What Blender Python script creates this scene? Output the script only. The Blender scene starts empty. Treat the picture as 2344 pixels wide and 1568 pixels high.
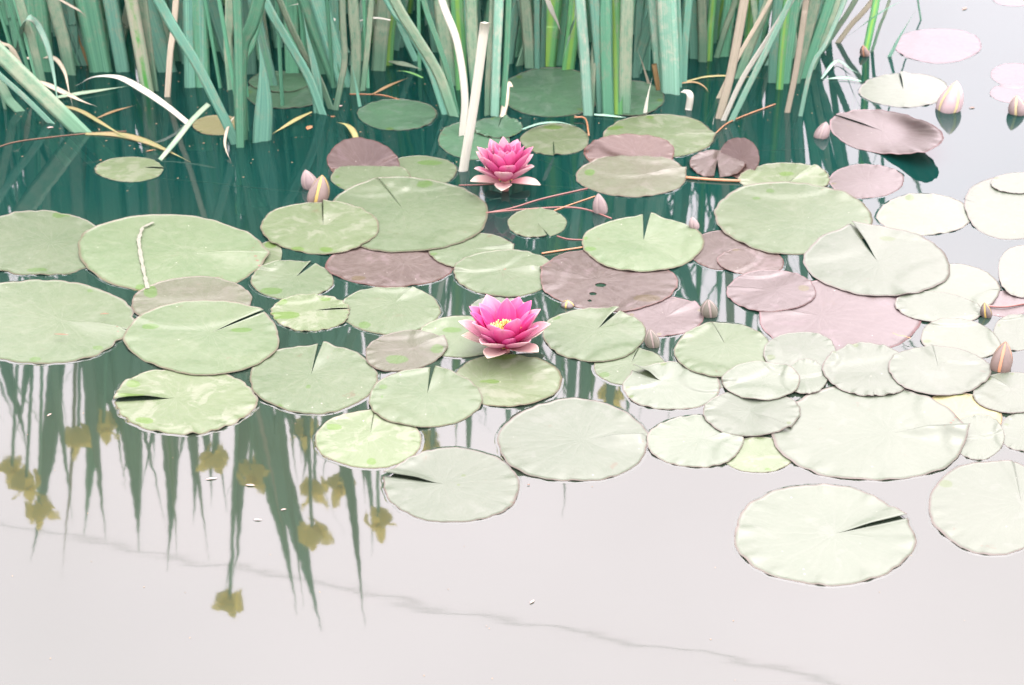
import bpy, bmesh, math, random
import numpy as np
from mathutils import Vector, Matrix, noise
random.seed(11)
C = bpy.context.scene.collection
S = bpy.context.scene
R = math.radians

# ------------------------------------------------------------------ camera
FPX, CX, CY, PW = 3700.0, 1172.0, 784.0, 2344.0      # photo measured on a 2344 px wide copy
PITCH, CAMH = R(30.0), 1.2
cam_d = bpy.data.cameras.new('camera'); cam = bpy.data.objects.new('camera', cam_d); C.objects.link(cam)
cam.location = (0, 0, CAMH); cam.rotation_euler = (math.pi/2 - PITCH, 0, 0)
cam_d.sensor_width = 36; cam_d.lens = 36*FPX/PW; cam_d.clip_start = .05; cam_d.clip_end = 400
cam_d.dof.use_dof = True; cam_d.dof.focus_distance = 2.35; cam_d.dof.aperture_fstop = 8.0
S.camera = cam

# ------------------------------------------------------------------ world, sun, exposure
SUN_EL, SUN_AZ = 62, 35          # sun hidden behind thin cloud, beyond the pond to the right
w = bpy.data.worlds.new('World'); S.world = w; w.use_nodes = True
nt = w.node_tree; nt.nodes.clear()
def N(t, ty, **kw):
    n = t.nodes.new(ty)
    for k, v in kw.items(): setattr(n, k, v)
    return n
out = N(nt, 'ShaderNodeOutputWorld'); bg = N(nt, 'ShaderNodeBackground'); sky = N(nt, 'ShaderNodeTexSky')
sky.sky_type = 'NISHITA'; sky.sun_disc = False; sky.sun_elevation = R(SUN_EL); sky.sun_rotation = R(SUN_AZ)
sky.dust_density = 6.0; sky.air_density = 1.0; sky.ozone_density = 1.0
hs = N(nt, 'ShaderNodeHueSaturation'); hs.inputs['Saturation'].default_value = .12
tint = N(nt, 'ShaderNodeMix', data_type='RGBA', blend_type='MULTIPLY'); tint.inputs[0].default_value = 1
tint.inputs[7].default_value = (1.0, .90, .93, 1)
# closed cloud cover: the usual overcast sky, three times brighter overhead than at the horizon
tc = N(nt, 'ShaderNodeTexCoord'); sz = N(nt, 'ShaderNodeSeparateXYZ'); nt.links.new(tc.outputs['Generated'], sz.inputs[0])
mz = N(nt, 'ShaderNodeMapRange'); mz.inputs[1].default_value = 0; mz.inputs[2].default_value = 1; mz.inputs[3].default_value = .26; mz.inputs[4].default_value = 1
nt.links.new(sz.outputs[2], mz.inputs[0])
cl = N(nt, 'ShaderNodeVectorMath', operation='SCALE'); cl.inputs[0].default_value = (15.2, 13.2, 14.4); cn = N(nt, 'ShaderNodeTexNoise'); cn.inputs['Scale'].default_value = 2.6; cn.inputs['Detail'].default_value = 5; nt.links.new(tc.outputs['Generated'], cn.inputs['Vector'])
cr_ = N(nt, 'ShaderNodeMapRange'); cr_.inputs[1].default_value = .3; cr_.inputs[2].default_value = .7; cr_.inputs[3].default_value = .90; cr_.inputs[4].default_value = 1.07
cq = N(nt, 'ShaderNodeMath', operation='MULTIPLY'); nt.links.new(cn.outputs['Fac'], cr_.inputs[0]); nt.links.new(cr_.outputs[0], cq.inputs[0]); nt.links.new(mz.outputs[0], cq.inputs[1])
nt.links.new(cq.outputs[0], cl.inputs['Scale'])
nt.links.new(sky.outputs[0], hs.inputs['Color']); nt.links.new(hs.outputs[0], tint.inputs[6])
cm = N(nt, 'ShaderNodeMix', data_type='RGBA'); cm.inputs[0].default_value = .93
nt.links.new(tint.outputs[2], cm.inputs[6]); nt.links.new(cl.outputs[0], cm.inputs[7])
nt.links.new(cm.outputs[2], bg.inputs['Color']); nt.links.new(bg.outputs[0], out.inputs[0])
bg.inputs['Strength'].default_value = .12
sd = bpy.data.lights.new('sun', 'SUN'); sd.energy = .5; sd.angle = R(22); sd.color = (1, .96, .9)
so = bpy.data.objects.new('sun', sd); C.objects.link(so)
sv = Vector((math.sin(R(SUN_AZ))*math.cos(R(SUN_EL)), math.cos(R(SUN_AZ))*math.cos(R(SUN_EL)), math.sin(R(SUN_EL))))
so.rotation_euler = sv.to_track_quat('Z', 'Y').to_euler()
S.view_settings.view_transform = 'Standard'; S.view_settings.look = 'None'
S.view_settings.exposure = 2.77; S.view_settings.gamma = 1
S.render.engine = 'CYCLES'; S.render.resolution_x = 1024; S.render.resolution_y = 685

# ------------------------------------------------------------------ pixel -> place
def ray(px, py):
    a, b = (px-CX)/FPX, -(py-CY)/FPX
    return Vector((a, math.cos(PITCH)+b*math.sin(PITCH), -math.sin(PITCH)+b*math.cos(PITCH)))
def on_z(px, py, z=0.0):
    r = ray(px, py); t = (z-CAMH)/r.z
    return Vector((r.x*t, r.y*t, z))
def on_y(px, py, Y):
    r = ray(px, py); t = Y/r.y
    return Vector((r.x*t, Y, CAMH+r.z*t))
def smooth(a, b, x):
    t = min(1, max(0, (x-a)/(b-a))); return t*t*(3-2*t)

def tag(o, label=None, cat=None, group=None, kind=None):
    for k, v in (('label', label), ('category', cat), ('group', group), ('kind', kind)):
        if v: o[k] = v
    return o
def mesh_obj(name, verts, faces, mats, parent=None, uvs=None, mat_idx=None, loc=(0,0,0), smoothed=True):
    me = bpy.data.meshes.new(name); me.from_pydata([tuple(v) for v in verts], [], faces)
    for m in (mats if isinstance(mats, (list, tuple)) else [mats]): me.materials.append(m)
    if uvs:
        ul = me.uv_layers.new(name='UVMap')
        li = np.zeros(len(me.loops), dtype=np.int32); me.loops.foreach_get('vertex_index', li)
        ul.data.foreach_set('uv', np.array(uvs, dtype=np.float32)[li].ravel())
    if mat_idx: me.polygons.foreach_set('material_index', mat_idx)
    if smoothed: me.polygons.foreach_set('use_smooth', [True]*len(me.polygons))
    me.update()
    o = bpy.data.objects.new(name, me); C.objects.link(o); o.location = loc
    if parent: o.parent = parent
    return o
def empty(name, loc, label=None, cat=None, group=None):
    o = bpy.data.objects.new(name, None); o.empty_display_size = .02; C.objects.link(o); o.location = loc
    return tag(o, label, cat, group)

# ------------------------------------------------------------------ materials
def newmat(name):
    m = bpy.data.materials.new(name); m.use_nodes = True; m.node_tree.nodes.clear(); return m, m.node_tree
def noise_n(t, vec, scale, detail=4, rough=.55, dist=0):
    n = N(t, 'ShaderNodeTexNoise'); n.inputs['Scale'].default_value = scale; n.inputs['Detail'].default_value = detail
    n.inputs['Roughness'].default_value = rough; n.inputs['Distortion'].default_value = dist
    if vec: t.links.new(vec, n.inputs['Vector'])
    return n.outputs['Fac']
def ramp(t, fac, stops, interp='LINEAR'):
    r = N(t, 'ShaderNodeValToRGB'); r.color_ramp.interpolation = interp
    el = r.color_ramp.elements
    while len(el) < len(stops): el.new(.5)
    for e, (p, c) in zip(el, stops):
        e.position = p; e.color = (c[0], c[1], c[2], 1) if isinstance(c, (tuple, list)) else (c, c, c, 1)
    t.links.new(fac, r.inputs[0]); return r.outputs[0]
def mix(t, fac, a, b, blend='MIX'):
    m = N(t, 'ShaderNodeMix', data_type='RGBA', blend_type=blend)
    for s, v in ((0, fac), (6, a), (7, b)):
        if hasattr(v, 'links'): t.links.new(v, m.inputs[s])
        elif s == 0: m.inputs[0].default_value = v
        else: m.inputs[s].default_value = (v[0], v[1], v[2], 1)
    return m.outputs[2]
def math_n(t, op, a, b=0.0, c=None):
    m = N(t, 'ShaderNodeMath', operation=op)
    for i, v in enumerate((a, b) if c is None else (a, b, c)):
        if hasattr(v, 'links'): t.links.new(v, m.inputs[i])
        else: m.inputs[i].default_value = v
    return m.outputs[0]
def scaled(t, vec, sx, sy, sz=1):
    m = N(t, 'ShaderNodeMapping'); m.inputs['Scale'].default_value = (sx, sy, sz); t.links.new(vec, m.inputs[0]); return m.outputs[0]

def pad_material(name, base, dark, pale, blotch=.0, spec=.4, rough=.42, rim=(.075, .045, .038), wetc=(.03, .065, .01)):
    m, t = newmat(name); L = t.links.new
    o = N(t, 'ShaderNodeOutputMaterial'); p = N(t, 'ShaderNodeBsdfPrincipled')
    uv = N(t, 'ShaderNodeTexCoord'); sep = N(t, 'ShaderNodeSeparateXYZ'); L(uv.outputs['UV'], sep.inputs[0])
    geo = uv.outputs['Object']; info = N(t, 'ShaderNodeObjectInfo')
    # offset the pattern from pad to pad
    off = N(t, 'ShaderNodeVectorMath', operation='ADD'); L(geo, off.inputs[0])
    sc = N(t, 'ShaderNodeVectorMath', operation='SCALE'); cb = N(t, 'ShaderNodeCombineXYZ')
    for i in range(3): L(info.outputs['Random'], cb.inputs[i])
    L(cb.outputs[0], sc.inputs[0]); sc.inputs['Scale'].default_value = 37; L(sc.outputs[0], off.inputs[1])
    P = off.outputs[0]
    big = noise_n(t, P, 9, 5, .6, .4); fine = noise_n(t, P, 90, 4, .7)
    col = mix(t, ramp(t, big, [(.32, 0.0), (.68, 1.0)]), dark, base)
    col = mix(t, math_n(t, 'MULTIPLY', ramp(t, fine, [(.4, 0.), (.75, 1.)]), .35), col, pale)
    # veins fanning out from where the stalk joins
    uu = math_n(t, 'ADD', sep.outputs[0], math_n(t, 'MULTIPLY', math_n(t, 'SUBTRACT', noise_n(t, P, 16, 4), .5), .12))
    v1 = math_n(t, 'POWER', math_n(t, 'ABSOLUTE', math_n(t, 'SINE', math_n(t, 'MULTIPLY', uu, math.pi*15))), 14)
    v2 = math_n(t, 'POWER', math_n(t, 'ABSOLUTE', math_n(t, 'SINE', math_n(t, 'MULTIPLY', uu, math.pi*45))), 10)
    far = ramp(t, sep.outputs[1], [(.35, 0.), (.7, 1.)])
    vein = math_n(t, 'MAXIMUM', math_n(t, 'MULTIPLY', v1, ramp(t, sep.outputs[1], [(.02, 1.), (.9, .35)])), math_n(t, 'MULTIPLY', math_n(t, 'MULTIPLY', v2, far), .5))
    col = mix(t, math_n(t, 'MULTIPLY', vein, .26), col, pale)
    # dried scum and scratches
    bl = ramp(t, noise_n(t, P, 22, 7, .68, .8), [(.58-blotch*.22, 0.), (.64-blotch*.2, 1.)])
    col = mix(t, math_n(t, 'MULTIPLY', bl, .15+.75*blotch), col, (pale[0]*1.5, pale[1]*1.35, pale[2]*1.6))
    vor = N(t, 'ShaderNodeTexVoronoi'); vor.inputs['Scale'].default_value = 55; L(P, vor.inputs['Vector'])
    spk = ramp(t, vor.outputs['Distance'], [(.03, 1.), (.06, 0.)])
    col = mix(t, math_n(t, 'MULTIPLY', spk, ramp(t, noise_n(t, P, 20, 2), [(.5, 0.), (.6, 1.)])), col, (.3, .3, .26))
    rot = math_n(t, 'MULTIPLY', ramp(t, noise_n(t, P, 30, 5, .7, .5), [(.66, 0.), (.69, 1.)]), ramp(t, sep.outputs[1], [(.4, .25), (.9, 1.)]))
    col = mix(t, math_n(t, 'MULTIPLY', rot, .6), col, (.055, .038, .02))
    # pools of water lying on the blade
    at = N(t, 'ShaderNodeAttribute', attribute_name='wet')
    wet = ramp(t, math_n(t, 'ADD', at.outputs['Fac'], math_n(t, 'MULTIPLY', math_n(t, 'SUBTRACT', noise_n(t, P, 60, 4), .5), .5)), [(.5, 0.), (.56, 1.)])
    col = mix(t, math_n(t, 'MULTIPLY', wet, .8), col, wetc)
    # thin reddish margin
    rimf = ramp(t, math_n(t, 'ADD', sep.outputs[1], math_n(t, 'MULTIPLY', math_n(t, 'SUBTRACT', noise_n(t, P, 30, 3), .5), .05)), [(.968, 0.), (.99, 1.)])
    col = mix(t, math_n(t, 'MULTIPLY', rimf, .5), col, rim)
    hsv = N(t, 'ShaderNodeHueSaturation'); L(col, hsv.inputs['Color'])
    L(math_n(t, 'MULTIPLY_ADD', info.outputs['Random'], .3, .86), hsv.inputs['Value'])
    L(hsv.outputs[0], p.inputs['Base Color'])
    p.inputs['Specular IOR Level'].default_value = spec
    L(math_n(t, 'ADD', math_n(t, 'MULTIPLY', fine, .25), rough-.1), p.inputs['Roughness'])
    b = N(t, 'ShaderNodeBump'); b.inputs['Strength'].default_value = .5; b.inputs['Distance'].default_value = .0016
    h = math_n(t, 'ADD', math_n(t, 'ADD', math_n(t, 'MULTIPLY', vein, -.16), math_n(t, 'MULTIPLY', big, 1.8)), math_n(t, 'MULTIPLY', noise_n(t, P, 45, 4), .6))
    L(h, b.inputs['Height']); L(b.outputs[0], p.inputs['Normal'])
    L(p.outputs[0], o.inputs[0]); return m

PM = {
 'g': pad_material('pad_green', (.053,.075,.038), (.041,.065,.030), (.072,.088,.055)),
 'm': pad_material('pad_scummy', (.055,.076,.036), (.044,.066,.028), (.074,.088,.056), blotch=.28, wetc=(.035,.07,.008)),
 'd': pad_material('pad_dull', (.026,.070,.034), (.018,.050,.026), (.042,.070,.044), blotch=.25, spec=.35),
 'o': pad_material('pad_olive', (.048,.060,.034), (.044,.046,.029), (.066,.068,.050), blotch=.1),
 'p': pad_material('pad_purple', (.038,.029,.023), (.027,.018,.014), (.066,.056,.048), blotch=.15, rim=(.07,.026,.022), wetc=(.035,.026,.010)),
 'k': pad_material('pad_pink', (.051,.042,.039), (.043,.034,.031), (.074,.062,.058), rim=(.10,.045,.045), wetc=(.05,.045,.02)),
 'w': pad_material('pad_pale', (.055,.070,.048), (.048,.064,.042), (.068,.080,.060), rim=(.085,.055,.052), wetc=(.04,.06,.02)),
 'v': pad_material('pad_faint', (.050,.040,.042), (.044,.034,.037), (.066,.056,.059), rim=(.07,.04,.042)),
 'q': pad_material('leaf_brown', (.040,.024,.016), (.028,.014,.009), (.060,.046,.040), blotch=.1, rim=(.07,.022,.016), wetc=(.02,.015,.010)),
 'y': pad_material('pad_yellow', (.11,.11,.05), (.09,.09,.035), (.14,.135,.08), rim=(.13,.06,.05)),
}
def simple(name, col, rough=.5, spec=.4, var=.25, scale=40, transl=0):
    m, t = newmat(name); L = t.links.new
    o = N(t, 'ShaderNodeOutputMaterial'); p = N(t, 'ShaderNodeBsdfPrincipled'); tcn = N(t, 'ShaderNodeTexCoord')
    c = mix(t, noise_n(t, tcn.outputs['Object'], scale, 4), tuple(x*(1-var) for x in col), tuple(min(1, x*(1+var)) for x in col))
    L(c, p.inputs['Base Color']); p.inputs['Roughness'].default_value = rough; p.inputs['Specular IOR Level'].default_value = spec
    L(p.outputs[0], o.inputs[0]); return m
UNDER = simple('pad_underside', (.09,.045,.03), .5, .3)
STEM = simple('stem_brown', (.10,.055,.03), .45, .4); STEMO = simple('stem_orange', (.20,.10,.045), .45, .4)
STEMR = simple('stem_red', (.13,.055,.045), .45, .4)
CREAM = simple('dry_petal', (.25,.21,.18), .6, .2)

def leaf_material(name, green, green2, tan, tanamt, stripe=None):
    m, t = newmat(name); L = t.links.new
    o = N(t, 'ShaderNodeOutputMaterial'); p = N(t, 'ShaderNodeBsdfPrincipled'); tcn = N(t, 'ShaderNodeTexCoord')
    info = N(t, 'ShaderNodeObjectInfo'); uv = tcn.outputs['UV']; sep = N(t, 'ShaderNodeSeparateXYZ'); L(uv, sep.inputs[0])
    cb = N(t, 'ShaderNodeCombineXYZ'); L(math_n(t, 'MULTIPLY', info.outputs['Random'], 31), cb.inputs[0]); L(math_n(t, 'MULTIPLY', info.outputs['Random'], 17), cb.inputs[1])
    ad = N(t, 'ShaderNodeVectorMath', operation='ADD'); L(uv, ad.inputs[0]); L(cb.outputs[0], ad.inputs[1]); P = ad.outputs[0]
    st = noise_n(t, scaled(t, P, 7, 1.5), 2.2, 4, .65)                    # long streaks
    band = noise_n(t, scaled(t, P, 1.2, 22), 1.6, 5, .7)                  # water marks across the blade
    spot = noise_n(t, scaled(t, P, 3, 40), 2.5, 4, .75)
    col = mix(t, ramp(t, st, [(.35, 0.), (.65, 1.)]), green2, green)
    rib = noise_n(t, scaled(t, P, 26, 1.0), 2.0, 3, .6)
    col = mix(t, math_n(t, 'MULTIPLY', ramp(t, rib, [(.5, 0.), (.66, 1.)]), .4), col, tuple(min(.6, x*1.6+.06) for x in green))
    if stripe: col = mix(t, ramp(t, math_n(t, 'ABSOLUTE', math_n(t, 'SUBTRACT', sep.outputs[0], .5)), [(.08, 1.), (.2, 0.)]), col, stripe)
    # mud dried on the lower part of the leaf, v is metres above the root
    low = ramp(t, sep.outputs[1], [(.0, 1.), (.38, .85), (.62, .25), (.9, .05)])
    f = math_n(t, 'MULTIPLY', low, ramp(t, math_n(t, 'ADD', math_n(t, 'MULTIPLY', band, .55), math_n(t, 'MULTIPLY', math_n(t, 'ADD', st, spot), .27)), [(.58-tanamt*.22, 0.), (.72-tanamt*.2, 1.)]))
    # clean green just over the waterline
    f = math_n(t, 'MULTIPLY', f, ramp(t, sep.outputs[1], [(.175, 0.), (.21, 1.)]))
    col = mix(t, f, col, tan)
    hsv = N(t, 'ShaderNodeHueSaturation'); L(col, hsv.inputs['Color']); L(math_n(t, 'MULTIPLY_ADD', info.outputs['Random'], .6, .72), hsv.inputs['Value'])
    L(hsv.outputs[0], p.inputs['Base Color']); p.inputs['Roughness'].default_value = .45; p.inputs['Specular IOR Level'].default_value = .35
    b = N(t, 'ShaderNodeBump'); b.inputs['Strength'].default_value = .4; b.inputs['Distance'].default_value = .001
    L(noise_n(t, scaled(t, P, 14, .8), 2.5, 3), b.inputs['Height']); L(b.outputs[0], p.inputs['Normal'])
    tr = N(t, 'ShaderNodeBsdfTranslucent'); L(hsv.outputs[0], tr.inputs[0]); mx = N(t, 'ShaderNodeMixShader'); mx.inputs[0].default_value = .32
    L(p.outputs[0], mx.inputs[1]); L(tr.outputs[0], mx.inputs[2]); L(mx.outputs[0], o.inputs[0]); return m
TAN = (.20,.24,.165)
LM = {
 'g': leaf_material('leaf_green', (.095,.275,.155), (.055,.19,.115), TAN, .15),
 'b': leaf_material('leaf_bluegreen', (.11,.275,.185), (.065,.19,.14), TAN, .2),
 't': leaf_material('leaf_muddy', (.12,.25,.15), (.085,.18,.115), (.23,.28,.19), .62),
 'y': leaf_material('leaf_yellowgreen', (.10,.30,.09), (.06,.22,.10), TAN, .15, stripe=(.18,.36,.07)),
 's': leaf_material('leaf_striped', (.22,.28,.18), (.12,.22,.13), (.27,.27,.20), .6, stripe=(.06,.24,.05)),
 'l': leaf_material('leaf_light', (.17,.33,.24), (.12,.27,.19), (.36,.37,.29), .25),
 'c': leaf_material('leaf_dry_cream', (.34,.32,.24), (.25,.25,.17), (.36,.33,.25), .5),
 'w': leaf_material('leaf_bleached', (.42,.44,.36), (.33,.36,.29), (.42,.42,.34), .3),
 'n': leaf_material('leaf_dead_brown', (.26,.17,.07), (.17,.13,.05), (.30,.22,.12), .5),
 'f': leaf_material('leaf_fallen_green', (.20,.25,.08), (.13,.18,.07), (.28,.22,.10), .6),
}
# water: murky body, a little see-through, mirror film on top
mw, t = newmat('water'); L = t.links.new
o_ = N(t, 'ShaderNodeOutputMaterial'); tcn = N(t, 'ShaderNodeTexCoord'); P = tcn.outputs['Object']
df = N(t, 'ShaderNodeBsdfDiffuse'); tr = N(t, 'ShaderNodeBsdfTransparent'); gs = N(t, 'ShaderNodeBsdfGlossy'); fr = N(t, 'ShaderNodeFresnel')
sy_ = N(t, 'ShaderNodeSeparateXYZ'); L(P, sy_.inputs[0])
near_light = ramp(t, math_n(t, 'ADD', math_n(t, 'MULTIPLY', sy_.outputs[1], .25), math_n(t, 'MULTIPLY', noise_n(t, P, 2.5, 3), .12)), [(.50, 1.), (.72, 0.)])   # less shade and lens flare up front, painted into the body colour
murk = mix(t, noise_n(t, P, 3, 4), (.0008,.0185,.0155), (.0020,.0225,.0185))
murk = mix(t, near_light, murk, (.0210,.0310,.0200))
dust = N(t, 'ShaderNodeTexVoronoi'); dust.inputs['Scale'].default_value = 38; L(P, dust.inputs['Vector'])
dk = math_n(t, 'MULTIPLY', ramp(t, dust.outputs['Distance'], [(.035, 1.), (.06, 0.)]), ramp(t, noise_n(t, P, 6, 3), [(.5, 0.), (.62, 1.)]))
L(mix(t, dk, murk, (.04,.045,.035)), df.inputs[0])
tr.inputs[0].default_value = (.5,.8,.7,1); gs.inputs['Roughness'].default_value = .03; gs.inputs[0].default_value = (1,1,1,1); fr.inputs[0].default_value = 1.62
bm = N(t, 'ShaderNodeBump'); bm.inputs['Strength'].default_value = 1.0; bm.inputs['Distance'].default_value = 1.0
h1 = math_n(t, 'MULTIPLY', noise_n(t, scaled(t, P, 5, 13), 1.0, 2, .45), .00018)
h2 = math_n(t, 'MULTIPLY', noise_n(t, scaled(t, P, 26, 40), 1.0, 1, .5), .000012)
h3 = math_n(t, 'MULTIPLY', noise_n(t, scaled(t, P, 12, 30), 1.0, 1, .4), .00005)
L(math_n(t, 'ADD', math_n(t, 'ADD', h1, h3), h2), bm.inputs['Height']); L(bm.outputs[0], gs.inputs['Normal']); L(bm.outputs[0], fr.inputs['Normal'])
m1 = N(t, 'ShaderNodeMixShader'); m1.inputs[0].default_value = .30; L(df.outputs[0], m1.inputs[1]); L(tr.outputs[0], m1.inputs[2])
m2 = N(t, 'ShaderNodeMixShader'); L(math_n(t, 'MULTIPLY_ADD', fr.outputs[0], .45, .045), m2.inputs[0]); L(m1.outputs[0], m2.inputs[1]); L(gs.outputs[0], m2.inputs[2]); L(m2.outputs[0], o_.inputs[0])
BED = simple('pond_mud', (.012,.035,.027), .9, .1)

# ------------------------------------------------------------------ pond
RINGS = []   # outlines of floating pads: the water climbs a little against each
def build_water():
    verts = [(-30,-20,0),(30,-20,0),(30,60,0),(-30,60,0)]; faces = [(0,1,2,3)]
    for ring in RINGS:
        n = len(ring); b = len(verts); c = sum(ring, Vector())/n
        flip = sum((ring[i]-c).cross(ring[(i+1) % n]-c).z for i in range(n)) < 0
        prof = ((-.003, .00060), (.0004, .00045), (.0016, .00018), (.0040, .00003))
        for off, z in prof:
            for p in ring:
                d = (p-c); d.z = 0; d.normalize(); verts.append((p.x+d.x*off, p.y+d.y*off, z))
        for k in range(len(prof)-1):
            for i in range(n):
                j = (i+1) % n; faces.append((b+k*n+i, b+k*n+j, b+(k+1)*n+j, b+(k+1)*n+i) if flip else (b+k*n+i, b+(k+1)*n+i, b+(k+1)*n+j, b+k*n+j))
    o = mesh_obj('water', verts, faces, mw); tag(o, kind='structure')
o = mesh_obj('pond_bed', [(-30,-20,-.4),(30,-20,-.4),(30,60,-.4),(-30,60,-.4)], [(0,1,2,3)], BED); tag(o, kind='structure')

# ------------------------------------------------------------------ lily pads
SPECS = []
def pad(label, cx, cy, a, b, m='g', lvl=1, **kw):
    SPECS.append(dict(label=label, cx=cx, cy=cy, a=a, b=b, m=m, lvl=lvl, order=len(SPECS), **kw))
def nrad(q, px, py):
    c_, s_ = q['cs']; dx, dy = px-q['cx'], py-q['cy']
    return math.hypot((dx*c_+dy*s_)/q['a'], (-dx*s_+dy*c_)/q['b'])
def build_pads():
    SPECS.sort(key=lambda q: (q['lvl'], q['order'])); made = {}
    for q in SPECS: q['cs'] = (math.cos(R(q.get('rot', 0))), math.sin(R(q.get('rot', 0))))
    for i, q in enumerate(SPECS):
        def near(o): return abs(o['cx']-q['cx']) < o['a']+q['a'] and abs(o['cy']-q['cy']) < o['b']+q['b']
        q['below'] = [o for o in SPECS[:i] if near(o)]; q['above'] = [o for o in SPECS[i+1:] if near(o)]
    def height(q, px, py):
        h = .0012
        for o in q['below']:
            n = nrad(o, px, py)
            if n < 1.3: h = max(h, .0012+(height(o, px, py)+.0024-.0012)*(1-smooth(1.05, 1.3, n)))
        return h
    for q in SPECS:
        kw = {k: v for k, v in q.items() if k not in ('cs', 'below', 'above', 'order')}
        made[q['label']] = make_pad(hfun=lambda px, py, q=q: height(q, px, py), cover=lambda px, py, q=q: min([smooth(1.0, 1.12, nrad(o, px, py)) for o in q['above']] or [1]), **kw)
    return made
def make_pad(label, cx, cy, a, b, m='g', lvl=1, rot=0, sin=None, notch=None, gap=.05, lip=.004, ruf=.0013, nr=14, wave=.017,
        lift=None, holes=(), wet=None, spike=.035, group='floating lily pads', cat='lily pad', scal=.007, seed=None, kind='lily_pad', hfun=None, cover=None):
    rnd = random.Random(seed if seed is not None else int(cx*7+cy*13))
    ruf *= min(1, .45+a/220)
    z0 = .0014 + (lvl-1)*.0023; wide = gap >= .07; gap = gap*(.6 if wide else .5)
    cr, sr = math.cos(R(rot)), math.sin(R(rot))
    sx, sy = sin if sin else (cx+rnd.uniform(-.1,.1)*a, cy+rnd.uniform(-.1,.1)*b)
    if notch:
        dx, dy = notch[0]-cx, notch[1]-cy
        ux, uy = dx*cr+dy*sr, -dx*sr+dy*cr
        phi0 = math.atan2(uy/b, ux/a)
    else: phi0 = rnd.uniform(0, 6.28); gap = 0
    nA, rings = (420, 70) if holes else (132, 15); lip *= .65
    ph = [rnd.uniform(0, 6.28) for _ in range(8)]; side = rnd.choice((-1, 1))
    def lz(px, py, r, phi):
        return lift(px, py, r, phi) if lift else 0
    cols = []
    for i in range(nA+1):
        f = i/nA
        e = min(f, 1-f)*2*math.pi
        col = []
        for k in range(rings+1):
            r = (k/rings)**.8
            g = gap if (wide or not notch) else gap*1.35*(1-r**1.6)+.004
            phi = phi0 + g + (2*math.pi-2*g)*f
            s = 1 + wave*(math.sin(3*phi+ph[0])+.7*math.sin(5*phi+ph[1])+.4*math.sin(9*phi+ph[2])) + .006*math.sin(23*phi+ph[3])*math.sin(4*phi+ph[4])
            if scal: s -= scal*abs(math.sin(phi*nr*.8+ph[5]))**6*(.4+.6*math.sin(2*phi+ph[6])**2)
            if notch: s += spike*math.exp(-(e/.10)**2)
            ex, ey = a*s*math.cos(phi), b*s*math.sin(phi)
            X, Y = cx+ex*cr-ey*sr, cy+ex*sr+ey*cr
            px, py = sx+(X-sx)*r, sy+(Y-sy)*r
            cv = cover(px, py); z0 = hfun(px, py); z = z0 + lz(px, py, r, phi)
            v = on_z(px, py, z)
            edge = smooth(.72, 1, r)
            z += cv*ruf*edge*(math.sin(nr*phi+ph[5])*.6+math.sin(nr*1.7*phi+ph[6])*.4) - .0006*smooth(.9,1,r)
            z += cv*.0010*math.sin(2*phi+ph[7])*r
            if notch: z += cv*side*lip*math.exp(-(e/.28)**2)*smooth(.05,.5,r)*(1 if f < .5 else -.35) + cv*lip*.35*math.exp(-(e/.16)**2)*smooth(.1,.6,r)
            v.z = max(z, z0-.0005, .0007)
            col.append((v, (phi-phi0)/(2*math.pi), r, px, py))
        cols.append(col)
    c0 = on_z(cx, cy, 0)
    verts, uvs, pix = [], [], []
    th = .0005
    for dz in (0, -th):
        for col in cols:
            for (v, u, r, px, py) in col:
                verts.append(Vector((v.x-c0.x, v.y-c0.y, v.z+dz))); uvs.append((u, r)); pix.append((px, py))
    n1 = (nA+1)*(rings+1); w_ = rings+1; faces, mi = [], []
    def inhole(i, k):
        if not holes: return False
        p = [pix[i*w_+k], pix[(i+1)*w_+k+1]]; mx, my = (p[0][0]+p[1][0])/2, (p[0][1]+p[1][1])/2
        return any(((mx-h[0])/h[2])**2+((my-h[1])/h[3])**2 < 1 for h in holes)
    for i in range(nA):
        for k in range(rings):
            if inhole(i, k): continue
            q = [i*w_+k, (i+1)*w_+k, (i+1)*w_+k+1, i*w_+k+1]
            faces.append(q[::-1]); mi.append(0); faces.append([x+n1 for x in q]); mi.append(1)
        q = [i*w_+rings, (i+1)*w_+rings]; faces.append([q[0], q[1], q[1]+n1, q[0]+n1]); mi.append(0)
    for i in (0, nA):
        if notch:
            for k in range(rings): faces.append([i*w_+k, i*w_+k+1, i*w_+k+1+n1, i*w_+k+n1]); mi.append(0)
    # flip test: want top faces up
    o = mesh_obj(kind, verts, faces, [PM[m], UNDER], None, uvs, mi, loc=(c0.x, c0.y, 0))
    if o.data.polygons[len(faces)//4*2//2*2].normal.z < 0 and mi[len(faces)//4*2//2*2] == 0: o.data.flip_normals()
    if wet is None:
        wet = []
        for _ in range(rnd.choice((0, 1, 2, 3))):
            f = rnd.uniform(0, 6.28); q = rnd.uniform(.8, .98); wet.append((cx+a*q*math.cos(f), cy+b*q*math.sin(f), rnd.uniform(.05,.13)*a, rnd.uniform(.05,.09)*b))
    at = o.data.attributes.new('wet', 'FLOAT', 'POINT'); pa = np.array(pix); val = np.zeros(len(pix))
    for (x, y, ra, rb) in wet: val = np.maximum(val, np.exp(-.69*(((pa[:,0]-x)/ra)**2+((pa[:,1]-y)/rb)**2)))
    at.data.foreach_set('value', val.astype(np.float32))
    tag(o, label, cat, group)
    if lvl <= 3 and not lift:
        RINGS.append([Vector((cols[i][-1][0].x, cols[i][-1][0].y, 0)) for i in range(0, nA+1)])
    return o

def tilt(x0, y0, x1, y1, h, p=1.6):      # rises from nothing at (x0,y0) to h at (x1,y1), image directions
    dx, dy = x1-x0, y1-y0; q = dx*dx+dy*dy
    return lambda px, py, r, phi: h*max(0, ((px-x0)*dx+(py-y0)*dy)/q)**p

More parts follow.
